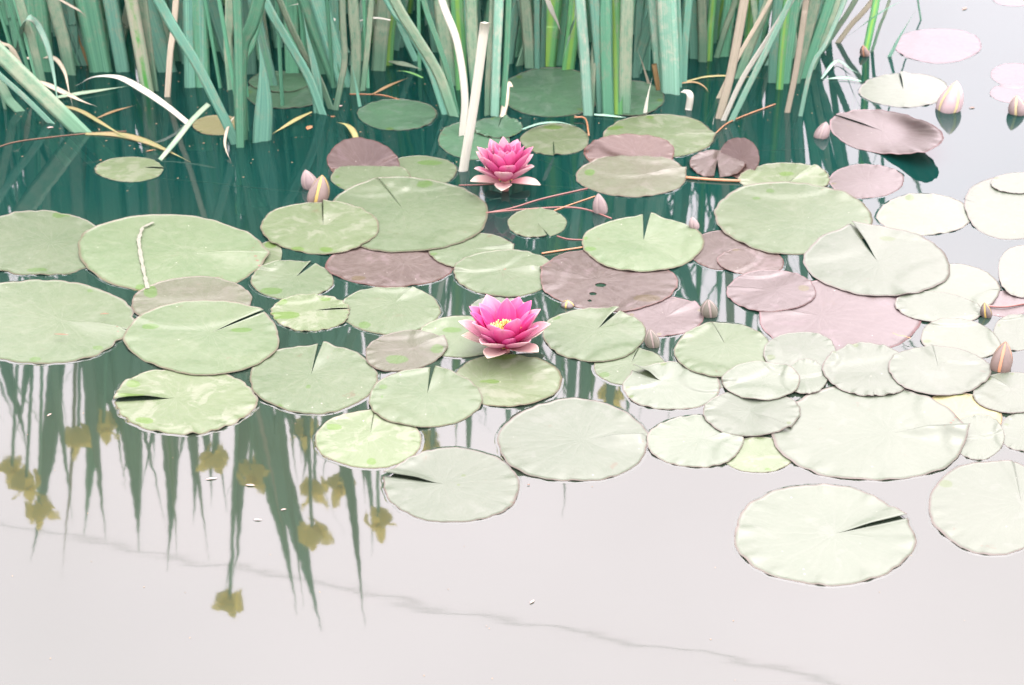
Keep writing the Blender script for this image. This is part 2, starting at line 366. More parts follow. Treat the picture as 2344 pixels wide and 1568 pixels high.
# left side
pad('wide green lily pad cut by the left edge, upper one, with a scalloped far rim', 82,557,168,75,'g',1, scal=.05, nr=11, ruf=.003, sin=(115,553), wet=[(135,493,16,7),(155,490,9,6),(200,493,18,5),(85,618,26,5)])
pad('largest pad on the left, olive green with a pale bird-track scratch running down it', 390,580,216,91,'g',2, sin=(430,579), notch=(606,581), gap=.035, lip=.006, wet=[(325,660,16,10)], rot=2)
pad('wide pale green pad cut by the left edge, lower one, dark slit on its right', 92,735,216,97,'g',2, sin=(138,733), notch=(304,757), gap=.04, lip=.007, scal=.03, wet=[(205,665,9,4),(80,822,16,6),(225,797,14,5)])
pad('purple-rimmed green pad tucked between the scratched pad and the pad in front of it', 437,687,138,54,'o',3, rot=-3, notch=(572,700), sin=(470,690), wet=[(345,668,17,15)], gap=.02)
pad('rounded green pad overlapping the purple-rimmed one, with folded right lobe', 465,771,178,86,'g',4, sin=(480,762), notch=(625,703), gap=.015, lip=.005, wet=[(345,748,22,7),(552,755,28,6)])
pad('pale scummy pad with a dark slit in its left side, left of the reflected reeds', 424,917,163,77,'m',2, sin=(402,911), notch=(263,918), gap=.022, lip=.008, scal=.03, ruf=.003, wet=[(305,880,18,8),(330,962,22,8),(300,912,30,5)])
pad('round green pad with an upward notch, right of the pale slit pad', 717,867,147,79,'g',2, sin=(712,857), notch=(734,789), gap=.07, lip=.005, wet=[(706,885,9,4),(641,930,8,4)])
pad('small green pad with its notch at the upper right, left of centre', 668,640,95,45,'g',2, sin=(677,634), notch=(717,600), gap=.10, wet=[(622,665,26,8)])
pad('tiny yellow-green pad peeking out between two large pads on the left', 616,582,30,31,'m',1, wet=[(620,560,14,8)])
pad('blotchy green pad lying on the left edge of the biggest middle pad', 732,520,136,60,'m',5, sin=(740,516), notch=(738,470), gap=.02, lip=.006, spike=.0, scal=.02, wet=[(680,571,16,6),(747,571,16,6)])
pad('largest green pad left of centre, with a slit running up and left from its middle', 930,491,187,86,'g',4, sin=(922,478), notch=(866,408), gap=.02, lip=.004, wet=[(972,421,20,8)])
pad('green pad directly in front of the cupped brown leaf, behind the largest middle pad', 848,405,92,37,'g',2, notch=(880,440))
pad('green pad behind the largest middle pad, right one of the pair', 962,392,84,37,'g',1, wet=[(985,372,30,6)])
pad('brownish purple pad mostly hidden under the largest middle pad', 895,603,147,54,'p',2, sin=(925,600), wet=[(820,637,18,6)])
pad('green pad half hidden between the largest middle pad and the round one to its right', 1078,572,98,42,'g',2, notch=(1165,563), sin=(1085,570), gap=.04)
pad('round pale green pad with a slit pointing right and an insect on it', 1156,624,118,54,'g',3, sin=(1150,618), notch=(1272,609), gap=.03, lip=.006, scal=.015)
pad('pale green pad with a thin slit to its upper right, below the brownish purple pad', 893,710,116,55,'g',2, sin=(904,692), notch=(943,659), gap=.02, wet=[(834,743,14,8)])
pad('ragged yellow-green pad with an orange corner, left of centre', 710,715,91,43,'m',3, sin=(715,710), notch=(800,706), gap=.04, scal=.05, ruf=.0025, wet=[(650,722,40,9),(645,690,14,7),(745,686,14,4)])
pad('small pinkish pad with two wet green patches, left of the open nearer flower', 928,802,95,46,'o',4, sin=(945,796), notch=(1008,776), gap=.02, lip=.006, rot=-8, wet=[(908,822,26,10),(1000,800,16,10)])
pad('green pad under the left petals of the nearer flower', 1055,770,98,48,'g',2, wet=[(1035,755,22,7)])
pad('small pale pad just behind the nearer flower', 1141,706,65,29,'w',1)
pad('round green pad with an upward notch, below the small pinkish pad', 973,910,130,68,'g',4, sin=(978,901), notch=(990,843), gap=.07, wet=[(877,885,10,6),(875,909,4,5)])
pad('wide pale pad in front of the nearer flower, with scummy patches', 1162,870,125,60,'m',3, sin=(1105,872), wet=[(1120,873,24,5),(1150,815,40,9)])
pad('bright scummy pad with a thin upward slit, touching the foot-most pale pad', 844,1005,122,67,'m',2, sin=(848,992), notch=(858,940), gap=.02, wet=[(765,978,18,7),(850,1056,12,8)])
pad('pale pad with a slit to the left, lowest pad of the middle group', 1036,1111,156,86,'w',2, sin=(1016,1108), notch=(883,1090), gap=.012, lip=.006, scal=.015, wet=[(1001,1024,8,4),(1046,1110,6,4),(1060,1088,8,3)])
pad('large pale round pad at bottom centre, slit pointing right', 1312,1009,173,95,'w',2, sin=(1335,1006), notch=(1488,998), gap=.02, lip=.008, wet=[(1465,1078,14,6)])
pad('green pad right of the nearer flower, with a raised dark slit', 1360,765,119,62,'g',4, sin=(1366,754), notch=(1420,707), gap=.035, lip=.01, wet=[(1272,726,12,6)])
pad('smallest round green pad, alone in open dark water right of the largest middle pad', 1229,510,68,34,'g',2, sin=(1230,510), notch=(1258,544), gap=.09, spike=.02, wet=[])
pad('round pale green pad with a cleft at its far side, right of centre', 1472,558,140,63,'g',4, sin=(1473,550), notch=(1480,495), gap=.10, lip=.003, spike=.10, wet=[(1340,545,7,5),(1350,569,16,5)])
pad('large purple pad with small torn holes, under the cleft green pad', 1390,641,158,71,'p',3, rot=3, sin=(1370,640), notch=(1252,612), gap=.02, wet=[(1480,682,30,8)], holes=[(1375,652,13,4.5),(1357,672,9,3.5),(1350,688,5,2.5)])
pad('pink pad with an orange heart beside two buds, right of the nearer flower', 1520,723,92,46,'k',2, sin=(1522,726), notch=(1590,690), gap=.03)
# behind, middle
pad('olive green pad with a glinting centre, in front of the standing reddish leaf', 1447,401,127,50,'o',3, sin=(1478,397), notch=(1574,386), gap=.06, lip=.007, spike=.06, wet=[(1350,394,13,8)])
pad('small mottled green pad right behind the farther flower', 1271,319,79,36,'m',1, notch=(1268,356), wet=[(1265,292,24,5)])
pad('mottled green pad with a slit to the right, at the foot of the middle reeds', 1508,311,128,50,'m',1, sin=(1510,308), notch=(1637,308), gap=.02)
pad('dull green pad behind the farther flower, crossed by the broken white stalk', 1085,320,82,44,'d',1)
pad('grey crumpled pad resting on the dull pad behind the farther flower', 1140,291,57,24,'d',3, ruf=.004, notch=(1150,268), gap=.1)
pad('dark green pad alone in the shade left of the middle reeds', 910,262,91,36,'d',1, sin=(875,265))
pad('big dark green pad behind and under the middle reeds', 1262,211,118,57,'d',1, notch=(1172,212), sin=(1232,210), gap=.04)
pad('dark green pad showing right of the broad middle reed clump', 1440,224,82,40,'d',1)
pad('small mottled pad alone in open dark water at upper left', 296,387,78,29,'m',1, sin=(325,382), notch=(375,386), gap=.05, wet=[])
pad('small yellow and orange pad at the foot of the left reeds', 502,286,62,23,'y',1)
pad('greyish pad behind the left reeds, with a dark fold across it', 652,212,92,37,'d',1, notch=(735,205), gap=.05, sin=(640,200))
pad('yellow-green pad in the shade right behind the bright green stem', 640,186,70,24,'d',2)
# right
pad('bright yellow-green pad behind the big pale right-hand pad', 1796,408,106,36,'m',2, notch=(1866,378), gap=.06, sin=(1800,420), scal=.03, wet=[(1800,398,18,5)])
pad('large pale green pad on the right with a fold running down it', 1815,498,182,83,'g',4, rot=3, scal=.015, sin=(1840,510), wet=[(1763,436,10,5),(1732,453,10,4)])
pad('large whitish pad with a raised pointed lobe, overlapping the folded pad', 2008,598,168,80,'w',5, rot=4, sin=(2010,600), notch=(1955,522), gap=.02, lip=.006, spike=.07, wet=[(2030,547,22,5)])
pad('round pink pad in open bright water on the right', 1983,414,86,39,'k',1, sin=(1985,414))
pad('oval white-green pad below the round pink pad', 2116,491,108,48,'w',1, scal=.01, wet=[(2082,453,10,7)])
pad('white-green pad cut by the right edge, with a dark hole beside it', 2305,478,100,70,'w',1, rot=12)
pad('white-green pad at the right edge, topmost of that cluster', 2330,418,62,24,'w',2)
pad('pale green heart pad near the tall white bud, upper right', 2072,206,104,39,'w',1, sin=(2068,206), notch=(2058,166), gap=.05, wet=[])
pad('faint pinkish pad in the brightest water at upper right', 2148,104,100,40,'v',1, sin=(2145,80), wet=[])
pad('pale pad cut by the top right corner', 2330,-2,58,16,'v',1, wet=[])
pad('faint pink pad cut by the right edge above the half bud', 2325,170,58,26,'v',1, wet=[])
pad('faint pink pad behind the half bud at the right edge', 2322,213,56,22,'v',1, wet=[])
pad('pink pad with a slit to the left and a wet eye-shaped spot', 1765,665,102,48,'k',4, sin=(1778,664), notch=(1664,656), gap=.02, wet=[(1839,660,13,7)])
pad('largest pink pad, on the right, with a dark slit and an orange scar', 1922,728,186,88,'k',3, sin=(1882,722), notch=(1742,706), gap=.025, lip=.007, wet=[])
pad('small purple pad between the cleft green pad and the folded pale pad', 1720,598,77,31,'p',3, rot=3)
pad('purple pad with a pale stalk line, behind the small purple one', 1655,572,75,45,'p',2)
pad('whitish pad under the right side of the raised-lobe pad', 2178,662,112,58,'w',2)
pad('whitish pad overlapping the end of the largest pink pad', 2148,703,102,35,'w',4, rot=6)
pad('white oval pad cut by the right edge, halfway down', 2340,620,56,60,'w',2)
pad('pale pink pad just showing between white pads at the right edge', 2300,695,62,30,'k',1)
pad('pale green pad with a narrow upward cleft, below the two buds', 1655,800,112,62,'g',3, sin=(1660,787), notch=(1631,741), gap=.05, lip=.006)
pad('pale pad joined to the cleft pad, its right neighbour', 1832,806,84,48,'w',4, wet=[(1765,818,10,6)])
pad('small green pad under a pointed lobe, right of the nearer flower', 1442,838,83,43,'g',1, wet=[(1384,857,13,6)], sin=(1445,830), notch=(1460,800), gap=.02)
pad('pale pad with a raised pointed left lobe', 1538,884,112,55,'w',2, sin=(1515,872), notch=(1452,848), gap=.03, lip=.01, spike=.08)
pad('small pale sliver of a pad under the cleft pad', 1622,865,52,27,'w',1)
pad('small ruffled whitish pad on top of its neighbours, right of centre', 1743,871,90,44,'w',6, ruf=.0025, nr=5)
pad('pale pad behind the small ruffled one', 1846,862,48,40,'w',4)
pad('whitish pad under the ruffled one, its point lying on the giant pad', 1720,944,112,53,'w',5, notch=(1826,985), gap=.02, spike=.06)
pad('pale oval pad with a slit to the right, left of the giant pad', 1592,1010,111,60,'w',3, sin=(1606,1004), notch=(1697,986), gap=.02, lip=.005)
pad('mottled pad half under the oval pad, left of the giant pad', 1736,1040,86,41,'m',1)
pad('giant whitish pad, widest on the right, with a deep dark green slit', 1989,991,224,111,'w',3, rot=2, sin=(2032,990), notch=(2205,982), gap=.045, lip=.012, scal=.01, wet=[])
pad('pinkish green pad lying on the far edge of the giant pad', 1988,846,104,61,'w',5, rot=5, ruf=.003)
pad('pale round pad overlapping the pinkish one, above the giant pad', 2150,847,118,56,'w',6, rot=3, sin=(2148,840), notch=(2135,792), gap=.012)
pad('pale oval pad above the round one, left of the last bud', 2198,776,92,46,'w',4, rot=8)
pad('white pad cut by the right edge above the last bud', 2330,760,57,42,'w',2)
pad('pale pad with a thin slit cut by the right edge below the last bud', 2320,898,92,47,'w',3, sin=(2314,888), notch=(2268,862), gap=.02)
pad('creamy yellow pad slipping under the giant pad on its right', 2205,945,92,46,'y',2, rot=8)
pad('white pad between the giant pad and the right edge', 2238,1000,62,52,'w',2)
pad('pale pad cut by the right edge, right of the white one', 2345,988,58,46,'w',1)
pad('white pad cut by the right edge, nearest of all on that side', 2275,1160,150,108,'w',2, sin=(2338,1150), notch=(2320,1052), gap=.012)
pad('large white pad lying alone at lower right, with a dark green slit', 1885,1225,208,116,'w',2, rot=3, sin=(1912,1221), notch=(2068,1186), gap=.022, lip=.009, scal=.018, nr=12, ruf=.0028, wet=[])
# leaves that stand out of the water
pad('reddish leaf standing up behind the olive pad', 1442,350,104,46,'q',2, lift=tilt(1442,362,1442,304,.034,1.0), wet=[], sin=(1460,352), kind='raised_lily_leaf', cat='lily leaf', group='lily leaves lifted off the water')
pad('brown and grey cupped leaf curling up out of the water left of the flowers', 832,370,84,53,'q',1, lift=tilt(832,384,832,318,.046,1.0), wet=[], rot=8, kind='raised_lily_leaf', cat='lily leaf', group='lily leaves lifted off the water', sin=(835,388), gap=0)
pad('purple cupped leaf standing behind the heart-shaped one', 1692,360,46,46,'q',1, lift=tilt(1680,378,1700,316,.044,1.0), wet=[], kind='raised_lily_leaf', cat='lily leaf', group='lily leaves lifted off the water')
pad('heart-shaped purple leaf with its notch facing the camera', 1642,373,64,32,'p',3, sin=(1642,366), notch=(1641,405), gap=.16, spike=0, lift=tilt(1642,408,1642,342,.012,1.2), wet=[], kind='raised_lily_leaf', cat='lily leaf', group='lily leaves lifted off the water')
pad('big pinkish purple leaf with its right corner curled up over its own reflection', 2028,302,132,49,'k',1, rot=7, sin=(2022,300), notch=(1902,262), gap=.03, lip=.003, spike=.0, wet=[],
    lift=lambda px,py,r,phi: .035*smooth(1990,2165,px)*smooth(.3,1,r), kind='raised_lily_leaf', cat='lily leaf', group='lily leaves lifted off the water')

PADS = build_pads(); P2 = [v for k, v in PADS.items() if 'bird-track' in k][0]; PK = [v for k, v in PADS.items() if k.startswith('largest pink')][0]
def mark(parent, name, pts, wpx, mat, z):
    P = [on_z(x, y, z) for x, y in pts]; verts, faces, ds = [], [], random.Random(3)
    fine = []
    for i in range(len(P)-1):
        for k in range(6): fine.append(P[i].lerp(P[i+1], k/6))
    fine.append(P[-1])
    for i, p in enumerate(fine):
        d = (fine[min(i+1, len(fine)-1)]-fine[max(i-1, 0)]).normalized(); sd_ = Vector((d.y, -d.x, 0)); w_ = wpx/FPX*p.length*.5*ds.uniform(.5,1.3)
        for sg in (-1, 1): verts.append(p+sd_*w_*sg-parent.location)
    for i in range(len(fine)-1): faces.append((i*2, i*2+1, i*2+3, i*2+2))
    return mesh_obj(name, verts, faces, mat, parent)
SCR = simple('dry_scratch', (.11,.115,.09), .7, .2, .3, 150)
mark(P2, 'scratch', [(352,508),(326,520),(317,548),(322,585),(330,625),(338,660)], 9, SCR, .0046)
mark(PK, 'scar', [(2043,762),(2058,768),(2070,769),(2085,774)], 3, simple('orange_scar', (.16,.10,.03), .6, .3), .0075)
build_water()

# ------------------------------------------------------------------ tubes (stems lying in the water, cable)
def tube(name, pts, rad, mat, parent=None, n=7, loc=Vector((0,0,0)), taper=None):
    verts, faces = [], []; m = len(pts)
    for i, p in enumerate(pts):
        d = (pts[min(i+1, m-1)]-pts[max(i-1, 0)]).normalized()
        s = d.cross(Vector((0,0,1))); s = s.normalized() if s.length > 1e-4 else Vector((1,0,0)); u = s.cross(d)
        r = rad*(taper(i/(m-1)) if taper else 1)
        for k in range(n):
            a = 2*math.pi*k/n; verts.append(p-loc+s*math.cos(a)*r+u*math.sin(a)*r)
    for i in range(m-1):
        for k in range(n): faces.append((i*n+k, i*n+(k+1) % n, (i+1)*n+(k+1) % n, (i+1)*n+k))
    faces.append(tuple(range(n))[::-1]); faces.append(tuple((m-1)*n+k for k in range(n)))
    return mesh_obj(name, verts, faces, mat, parent, loc=loc)
def spline(pts, n=8):
    P = [pts[0]*2-pts[1]] + list(pts) + [pts[-1]*2-pts[-2]]; out = []
    for i in range(1, len(P)-2):
        for k in range(n):
            t_ = k/n; a, b, c, d = P[i-1], P[i], P[i+1], P[i+2]
            out.append(.5*((2*b)+(c-a)*t_+(2*a-5*b+4*c-d)*t_*t_+(3*b-a-3*c+d)*t_**3))
    out.append(pts[-1]); return out
for lab, pts, z, r, mat in [
 ('long brown runner under the water beside the small mottled pad', [(372,410),(470,417),(585,430),(700,440)], -.003, .0016, STEM),
 ('reddish stalk reaching from the olive pad towards the farther flower', [(1345,431),(1240,455),(1172,476),(1115,487)], .0012, .0016, STEMR),
 ('yellow-brown stalk under the near edge of the olive pad', [(1362,449),(1310,467),(1268,482)], .0012, .0014, STEMO),
 ('red stalk curving across to the small white bud', [(1112,487),(1200,479),(1290,474),(1345,480),(1400,500)], .0008, .0016, STEMR),
 ('thick orange stalk bridging the gap to the bright yellow-green pad', [(1570,406),(1630,411),(1695,414)], .003, .0030, STEMO),
 ('short red stalk touching the left side of the cleft pad', [(1275,540),(1300,547),(1335,549)], .001, .0013, STEMR),
 ('orange stalk entering the large purple pad from the far side', [(1240,580),(1285,573),(1333,566)], .002, .0018, STEMO),
 ('dim stalk sunk behind the farther flower', [(1235,365),(1280,385),(1325,412)], -.004, .0018, STEM),
 ('pair of dim sunken stalks left of the olive pad', [(1215,421),(1270,427),(1330,432)], -.004, .0022, STEM),
 ('brown stalk rising towards the right end of the reeds', [(1638,305),(1665,282),(1710,262),(1775,238)], .002, .0016, STEMO),
 ('faint brown stalk crossing the dark water below the right reeds', [(1740,345),(1800,343),(1855,340)], -.003, .0014, STEM),
 ('pale red stalk ending beneath the farther flower', [(1050,424),(1090,423),(1140,420)], .001, .0013, STEMR),
 ('thin brown stalk beyond the dark shaded pad', [(800,215),(870,217),(915,228)], .001, .0014, STEMO),
 ('bent yellow stalk behind the mottled pad near the farther flower', [(1315,268),(1340,272),(1348,310)], .006, .0022, STEMO),
 ('thin pale runner at the left edge below the reeds', [(0,335),(30,326),(80,318),(200,305),(290,300)], .001, .0012, STEM),
 ('pinkish stalk under the last white pads at the right edge', [(2250,700),(2300,702),(2350,694)], .004, .0022, STEMR)]:
    P3 = spline([on_z(x, y, z) for x, y in pts]); c = P3[0].copy()
    tag(tube('lily_stalk', P3, r*.8, mat, loc=c), lab, 'stalk', 'lily stalks in the water')
# overhead cable seen only as a reflection
a_, b_ = on_z(0, 1205, -3.5), on_z(1900, 1568, -3.5)
a_.z = b_.z = 3.5; dd = b_-a_
pts = [a_+dd*(k/24*7-3)+Vector((0,0,.03*math.sin(k*.35))) for k in range(25)]
tag(tube('overhead_cable', pts, .0026, simple('cable_black', (.05,.05,.045), .5), loc=pts[0]), 'thin cable strung high over the pond, mirrored as a slanting line in the near water', 'cable')

# ------------------------------------------------------------------ reeds
def strap(name, line, width, mat, parent, face=None, taper=1.0, w0=1.0, th=.14, twist=0.0, blunt=False, off=Vector((0,0,0)), tipstart=.55, v0=0):
    """line: 3-D centre line from root to tip; a blade with a lens-shaped section."""
    n = len(line); verts, uvs, faces = [], [], []; acc = v0
    tot = sum((line[i+1]-line[i]).length for i in range(n-1))
    for i, p in enumerate(line):
        if i: acc += (p-line[i-1]).length
        f = (acc-v0)/tot
        d = (line[min(i+1, n-1)]-line[max(i-1, 0)]).normalized()
        fc = face or Vector((0,-1,0)); s = d.cross(fc)
        s = s.normalized() if s.length > 1e-3 else Vector((1,0,0)); nn = s.cross(d).normalized()
        if twist: 
            c_, s_ = math.cos(twist*f), math.sin(twist*f); s, nn = s*c_+nn*s_, nn*c_-s*s_
        wd = width*(w0+(1-w0)*smooth(0,.35,f))
        if not blunt: wd *= max(.03, 1-smooth(tipstart,1.02,f)**taper)
        h = wd/2; t_ = wd*th
        for sx, sn in ((-1,0),(-.5,.35),(0,-.1 if th < .2 else .8),(.5,.35),(1,0),(0,-1)):
            verts.append(p-off+s*h*sx-nn*t_*sn*(-1)); uvs.append(((sx+1)/2, acc))
    for i in range(n-1):
        for k in range(6): faces.append((i*6+k, i*6+(k+1) % 6, (i+1)*6+(k+1) % 6, (i+1)*6+k))
    faces.append(tuple(range(6))); faces.append(tuple((n-1)*6+k for k in range(6))[::-1])
    return mesh_obj(name, verts, faces, LM[mat] if isinstance(mat, str) else mat, parent, uvs)

def px_w(wpx, Y): return wpx/FPX*math.hypot(Y, CAMH)*.98

def leaf_up(root, off, pts, wpx, mat, H=None, rtip=None, bow=None, rnd=random, dy=None, blunt=False):
    """pts: photo pixels from the waterline upwards; the blade goes on above the frame to height H or to the tip mirrored at rtip."""
    base = on_z(pts[0][0], pts[0][1], 0); Y = base.y
    dy = rnd.uniform(-.05,.05) if dy is None else dy
    line = [base]
    for (x, y) in pts[1:]:
        q = on_y(x, y, Y); line.append(on_y(x, y, Y+dy*q.z))
    if rtip:
        q = on_y(rtip[0], rtip[1], Y); top = Vector((q.x, Y, -q.z))
    elif H:
        d = line[-1]-line[0]; lean = d.x/max(d.z, .05)
        lean = max(-.9, min(.9, lean)); b = rnd.uniform(.0,.25) if bow is None else bow
        top = Vector((base.x+lean*H*(.75+.4*b), Y+dy*H+rnd.uniform(-.08,.08), H*(1-.15*abs(lean))))
    else: top = None
    if top is not None:
        mid = line[-1]; m2 = mid.lerp(top, .5)
        dirv = (line[-1]-line[-2]).normalized(); m2 = m2*.6+(mid+dirv*(top-mid).length*.5)*.4
        line += [m2, top]
    d0 = (line[1]-line[0]).normalized(); line = [line[0]-d0*.14] + line
    P3 = spline(line, 7)
    yaw = rnd.uniform(-.5,.5)*(.4 if rtip else 1); wpx *= 1.3 if rtip else 1; fc = Vector((math.sin(yaw), -math.cos(yaw), 0))
    return strap('leaf', P3, px_w(wpx, Y)/max(.8, math.cos(yaw)), mat, root, fc, off=off, tipstart=.65 if top is not None else .5, twist=rnd.uniform(-.5,.5) if top is not None and not rtip else 0, blunt=blunt, w0=.9)

def clump(label, leaves, H=.95, group='front iris clumps', name='iris_clump', cat='iris plant'):
    bx = sum(l[0][0][0] for l in leaves)/len(leaves); by = sum(l[0][0][1] for l in leaves)/len(leaves)
    loc = on_z(bx, by, 0); root = empty(name, loc, label, cat, group)
    rnd = random.Random(int(bx*3+by))
    for l in leaves:
        kw = dict(l[3]) if len(l) > 3 else {}
        if not kw.get('rtip') and not kw.get('end'): kw.setdefault('H', H*rnd.uniform(.85,1.12))
        kw.pop('end', None)
        leaf_up(root, loc, l[0], l[1], l[2], rnd=rnd, **kw)
    return root
E = {'end': 1}
clump('leaning broad grey-green blades at the left edge of the photo', [([(186,303),(92,212),(0,122),(-60,60)],44,'t'), ([(116,282),(60,226),(0,172),(-50,120)],20,'l'), ([(45,255),(20,228),(-6,180)],20,'t'), ([(12,250),(0,200),(-10,150)],10,'t')], H=.6)
clump('striped muddy blades behind the drooping pale leaf, far left', [([(98,196),(72,90),(44,0)],22,'t'), ([(160,172),(145,90),(122,0)],32,'t'), ([(172,150),(168,60),(160,0)],22,'b'), ([(110,120),(104,60),(100,0)],24,'y'), ([(45,112),(30,40),(20,0)],36,'g')], H=1.15)
clump('dark green blades left of the striped pair', [([(215,122),(222,50),(208,0)],42,'b'), ([(190,130),(196,70),(200,44)],10,'b',E), ([(238,118),(232,40),(226,0)],26,'g'), ([(270,122),(284,60),(300,0)],26,'t')], H=1.1)
clump('pair of blades with tan edges and a bright green stripe, left', [([(338,212),(318,100),(300,0)],34,'s'), ([(352,208),(338,100),(326,0)],26,'t'), ([(362,105),(360,50),(356,0)],30,'b')], H=1.1)
clump('single straight tan blade left of the bright green stem', [([(383,222),(390,120),(403,0)],15,'c')], H=1.1)
clump('bright green stem with broad blades branching right at its top', [([(550,338),(548,220),(546,110),(542,0)],20,'g'), ([(553,322),(552,120),(592,0)],30,'g'), ([(560,300),(556,150),(590,40)],20,'g'), ([(530,205),(522,100),(526,0)],20,'t')], H=1.15)
clump('long diagonal green blade crossing in front of the left reeds', [([(540,330),(520,285),(498,240),(452,150),(402,70),(362,0)],22,'b',{'dy':-.12})], H=.8)
clump('blades leaning left behind the long diagonal blade', [([(500,118),(480,60),(448,0)],27,'g'), ([(522,120),(506,60),(486,0)],24,'t'), ([(480,108),(470,50),(470,0)],20,'g')], H=1.0)
clump('short wide blade ending in a point right of the bright green stem', [([(600,324),(604,230),(600,150),(590,82)],42,'b',E)])
clump('two crossing diagonal blades over the greyish pad', [([(738,262),(705,175),(650,80),(604,-5)],22,'b'), ([(730,258),(722,170),(705,90),(692,22)],24,'b',E), ([(758,250),(730,180),(690,110),(640,0)],18,'t'), ([(762,246),(750,225),(736,180)],8,'c',E)], H=.85)
clump('tan-footed stalk with pale blades fanning up, left of the shaded pad', [([(768,252),(780,190),(789,130),(784,0)],15,'t'), ([(790,120),(760,60),(728,0)],24,'l'), ([(824,244),(812,180),(800,130)],9,'b',E), ([(812,215),(815,110),(808,0)],24,'t'), ([(806,150),(818,80),(832,0)],18,'l')], H=.9)
clump('upright blades above the dark shaded pad', [([(830,208),(842,100),(850,0)],14,'t'), ([(866,162),(872,80),(880,0)],36,'t'), ([(826,140),(832,60),(842,0)],18,'g'), ([(888,150),(892,80),(900,0)],24,'y')], H=.95)
clump('strong blades leaning left beside the bleached leaf', [([(1038,266),(1004,170),(950,80),(900,-5)],27,'t'), ([(1022,262),(985,150),(930,55),(888,-5)],24,'b'), ([(1046,262),(1020,150),(985,50),(968,-5)],13,'g'), ([(952,140),(925,80),(905,30)],16,'b')], H=.8)
clump('bleached white leaf leaning left of the broken stalk', [([(1058,312),(1064,220),(1046,95),(1010,-5)],18,'w')], H=.6, group='bleached leaves', name='bleached_leaf', cat='reed leaf')
clump('bright green blades behind the broken white stalk', [([(1058,205),(1052,100),(1046,0)],30,'y'), ([(1090,210),(1082,110),(1078,0)],26,'t'), ([(1030,195),(1020,100),(1010,0)],36,'t'), ([(998,120),(990,60),(982,0)],22,'b')], H=.9)
clump('pale upright blades just right of the broken white stalk', [([(1132,266),(1136,130),(1142,0)],22,'l'), ([(1116,264),(1118,180),(1124,90)],16,'t',{'H':.6}), ([(1148,262),(1158,150),(1164,0)],14,'g')], H=.85)
clump('blades standing behind the big dark pad, left of its middle', [([(1218,152),(1208,80),(1193,0)],22,'l'), ([(1250,152),(1258,70),(1262,20)],46,'y'), ([(1190,150),(1215,70),(1240,0)],20,'t'), ([(1278,150),(1284,70),(1290,0)],28,'g'), ([(1300,160),(1310,80),(1318,0)],32,'y')], H=.85)
clump('narrow pale pair rising from the front of the big dark pad', [([(1346,265),(1338,130),(1328,0)],24,'l'), ([(1352,260),(1358,150),(1366,40)],15,'t')], H=.85)
clump('broadest upright bundle in the middle with a yellow-green stripe', [([(1376,258),(1370,130),(1360,0)],24,'b'), ([(1392,262),(1388,130),(1386,0)],30,'g'), ([(1410,262),(1408,130),(1402,0)],32,'y'), ([(1430,262),(1432,130),(1436,0)],30,'t'), ([(1370,240),(1362,140),(1366,40)],14,'t')], H=.85)
clump('thin blades between the two broad bundles', [([(1455,178),(1460,90),(1464,0)],17,'b'), ([(1485,192),(1472,150),(1458,110)],8,'c',E), ([(1478,160),(1480,80),(1486,0)],22,'b')], H=.8)
clump('second broad upright bundle, right of the yellow-striped one', [([(1534,215),(1530,110),(1524,0)],46,'l'), ([(1512,206),(1504,110),(1494,0)],24,'l'), ([(1564,192),(1568,100),(1576,0)],18,'b'), ([(1550,200),(1550,100),(1546,0)],24,'b')], H=.8)
clump('upright tan and green blades beyond the second broad bundle', [([(1608,142),(1608,70),(1606,0)],22,'t'), ([(1622,140),(1626,70),(1632,0)],18,'y'), ([(1640,132),(1662,60),(1684,0)],13,'t'), ([(1655,130),(1664,60),(1672,0)],30,'g'), ([(1590,135),(1588,70),(1590,0)],26,'b')], H=.8)
clump('cream and white blades leaning right in a fan, right of the middle', [([(1646,272),(1670,180),(1688,90),(1704,0)],19,'c'), ([(1656,276),(1700,180),(1757,90),(1812,0)],13,'w'), ([(1674,278),(1712,200),(1762,100),(1800,20)],17,'l'), ([(1644,225),(1690,130),(1758,10)],10,'c'), ([(1690,180),(1720,100),(1760,0)],22,'t'), ([(1720,160),(1735,80),(1748,0)],20,'b')], H=.7)
clump('dense green blades at the right end of the reed bed', [([(1770,190),(1776,100),(1784,0)],28,'b'), ([(1795,192),(1806,100),(1820,0)],28,'g'), ([(1818,190),(1840,100),(1866,0)],26,'t'), ([(1838,180),(1866,100),(1900,0)],26,'g'), ([(1758,150),(1800,70),(1832,0)],16,'l'), ([(1784,205),(1790,120),(1800,20)],18,'y')], H=.72)
clump('pale stalk standing in front of the right end of the reeds', [([(1802,258),(1822,160),(1840,40),(1846,0)],14,'c'), ([(1832,266),(1848,190),(1864,140),(1900,80)],10,'l',{'H':.5})], H=.65)
clump('tan blades leaning out over the bright water, right end', [([(1868,130),(1890,60),(1922,0)],18,'l'), ([(1880,120),(1920,60),(1958,0)],14,'t'), ([(1918,98),(1950,55),(1998,0)],12,'c'), ([(1858,160),(1884,90),(1912,20)],18,'t')], H=.55)
clump('lone pair of stalks in bright water with a bud at their foot', [([(1982,118),(1992,70),(2006,0)],18,'y'), ([(1996,118),(2014,60),(2036,0)],9,'t')], H=.55)
clump('single short pale blade sticking out of the bright water', [([(2036,130),(2062,80),(2096,24)],9,'l',E)])
clump('hair-thin blade at the far right of the reeds', [([(2108,46),(2104,20),(2100,-10)],4,'g',{'H':.4})])
clump('short dry tan stub beside the second broad bundle', [([(1508,207),(1502,175),(1497,146)],12,'n',{'end':1,'blunt':True})], name='reed_stub', cat='reed stub', group='reed stubs')
clump('short cream pointed shoot in front of the second broad bundle', [([(1476,262),(1482,225),(1493,176)],12,'w',E)], name='reed_stub', cat='reed stub', group='reed stubs')
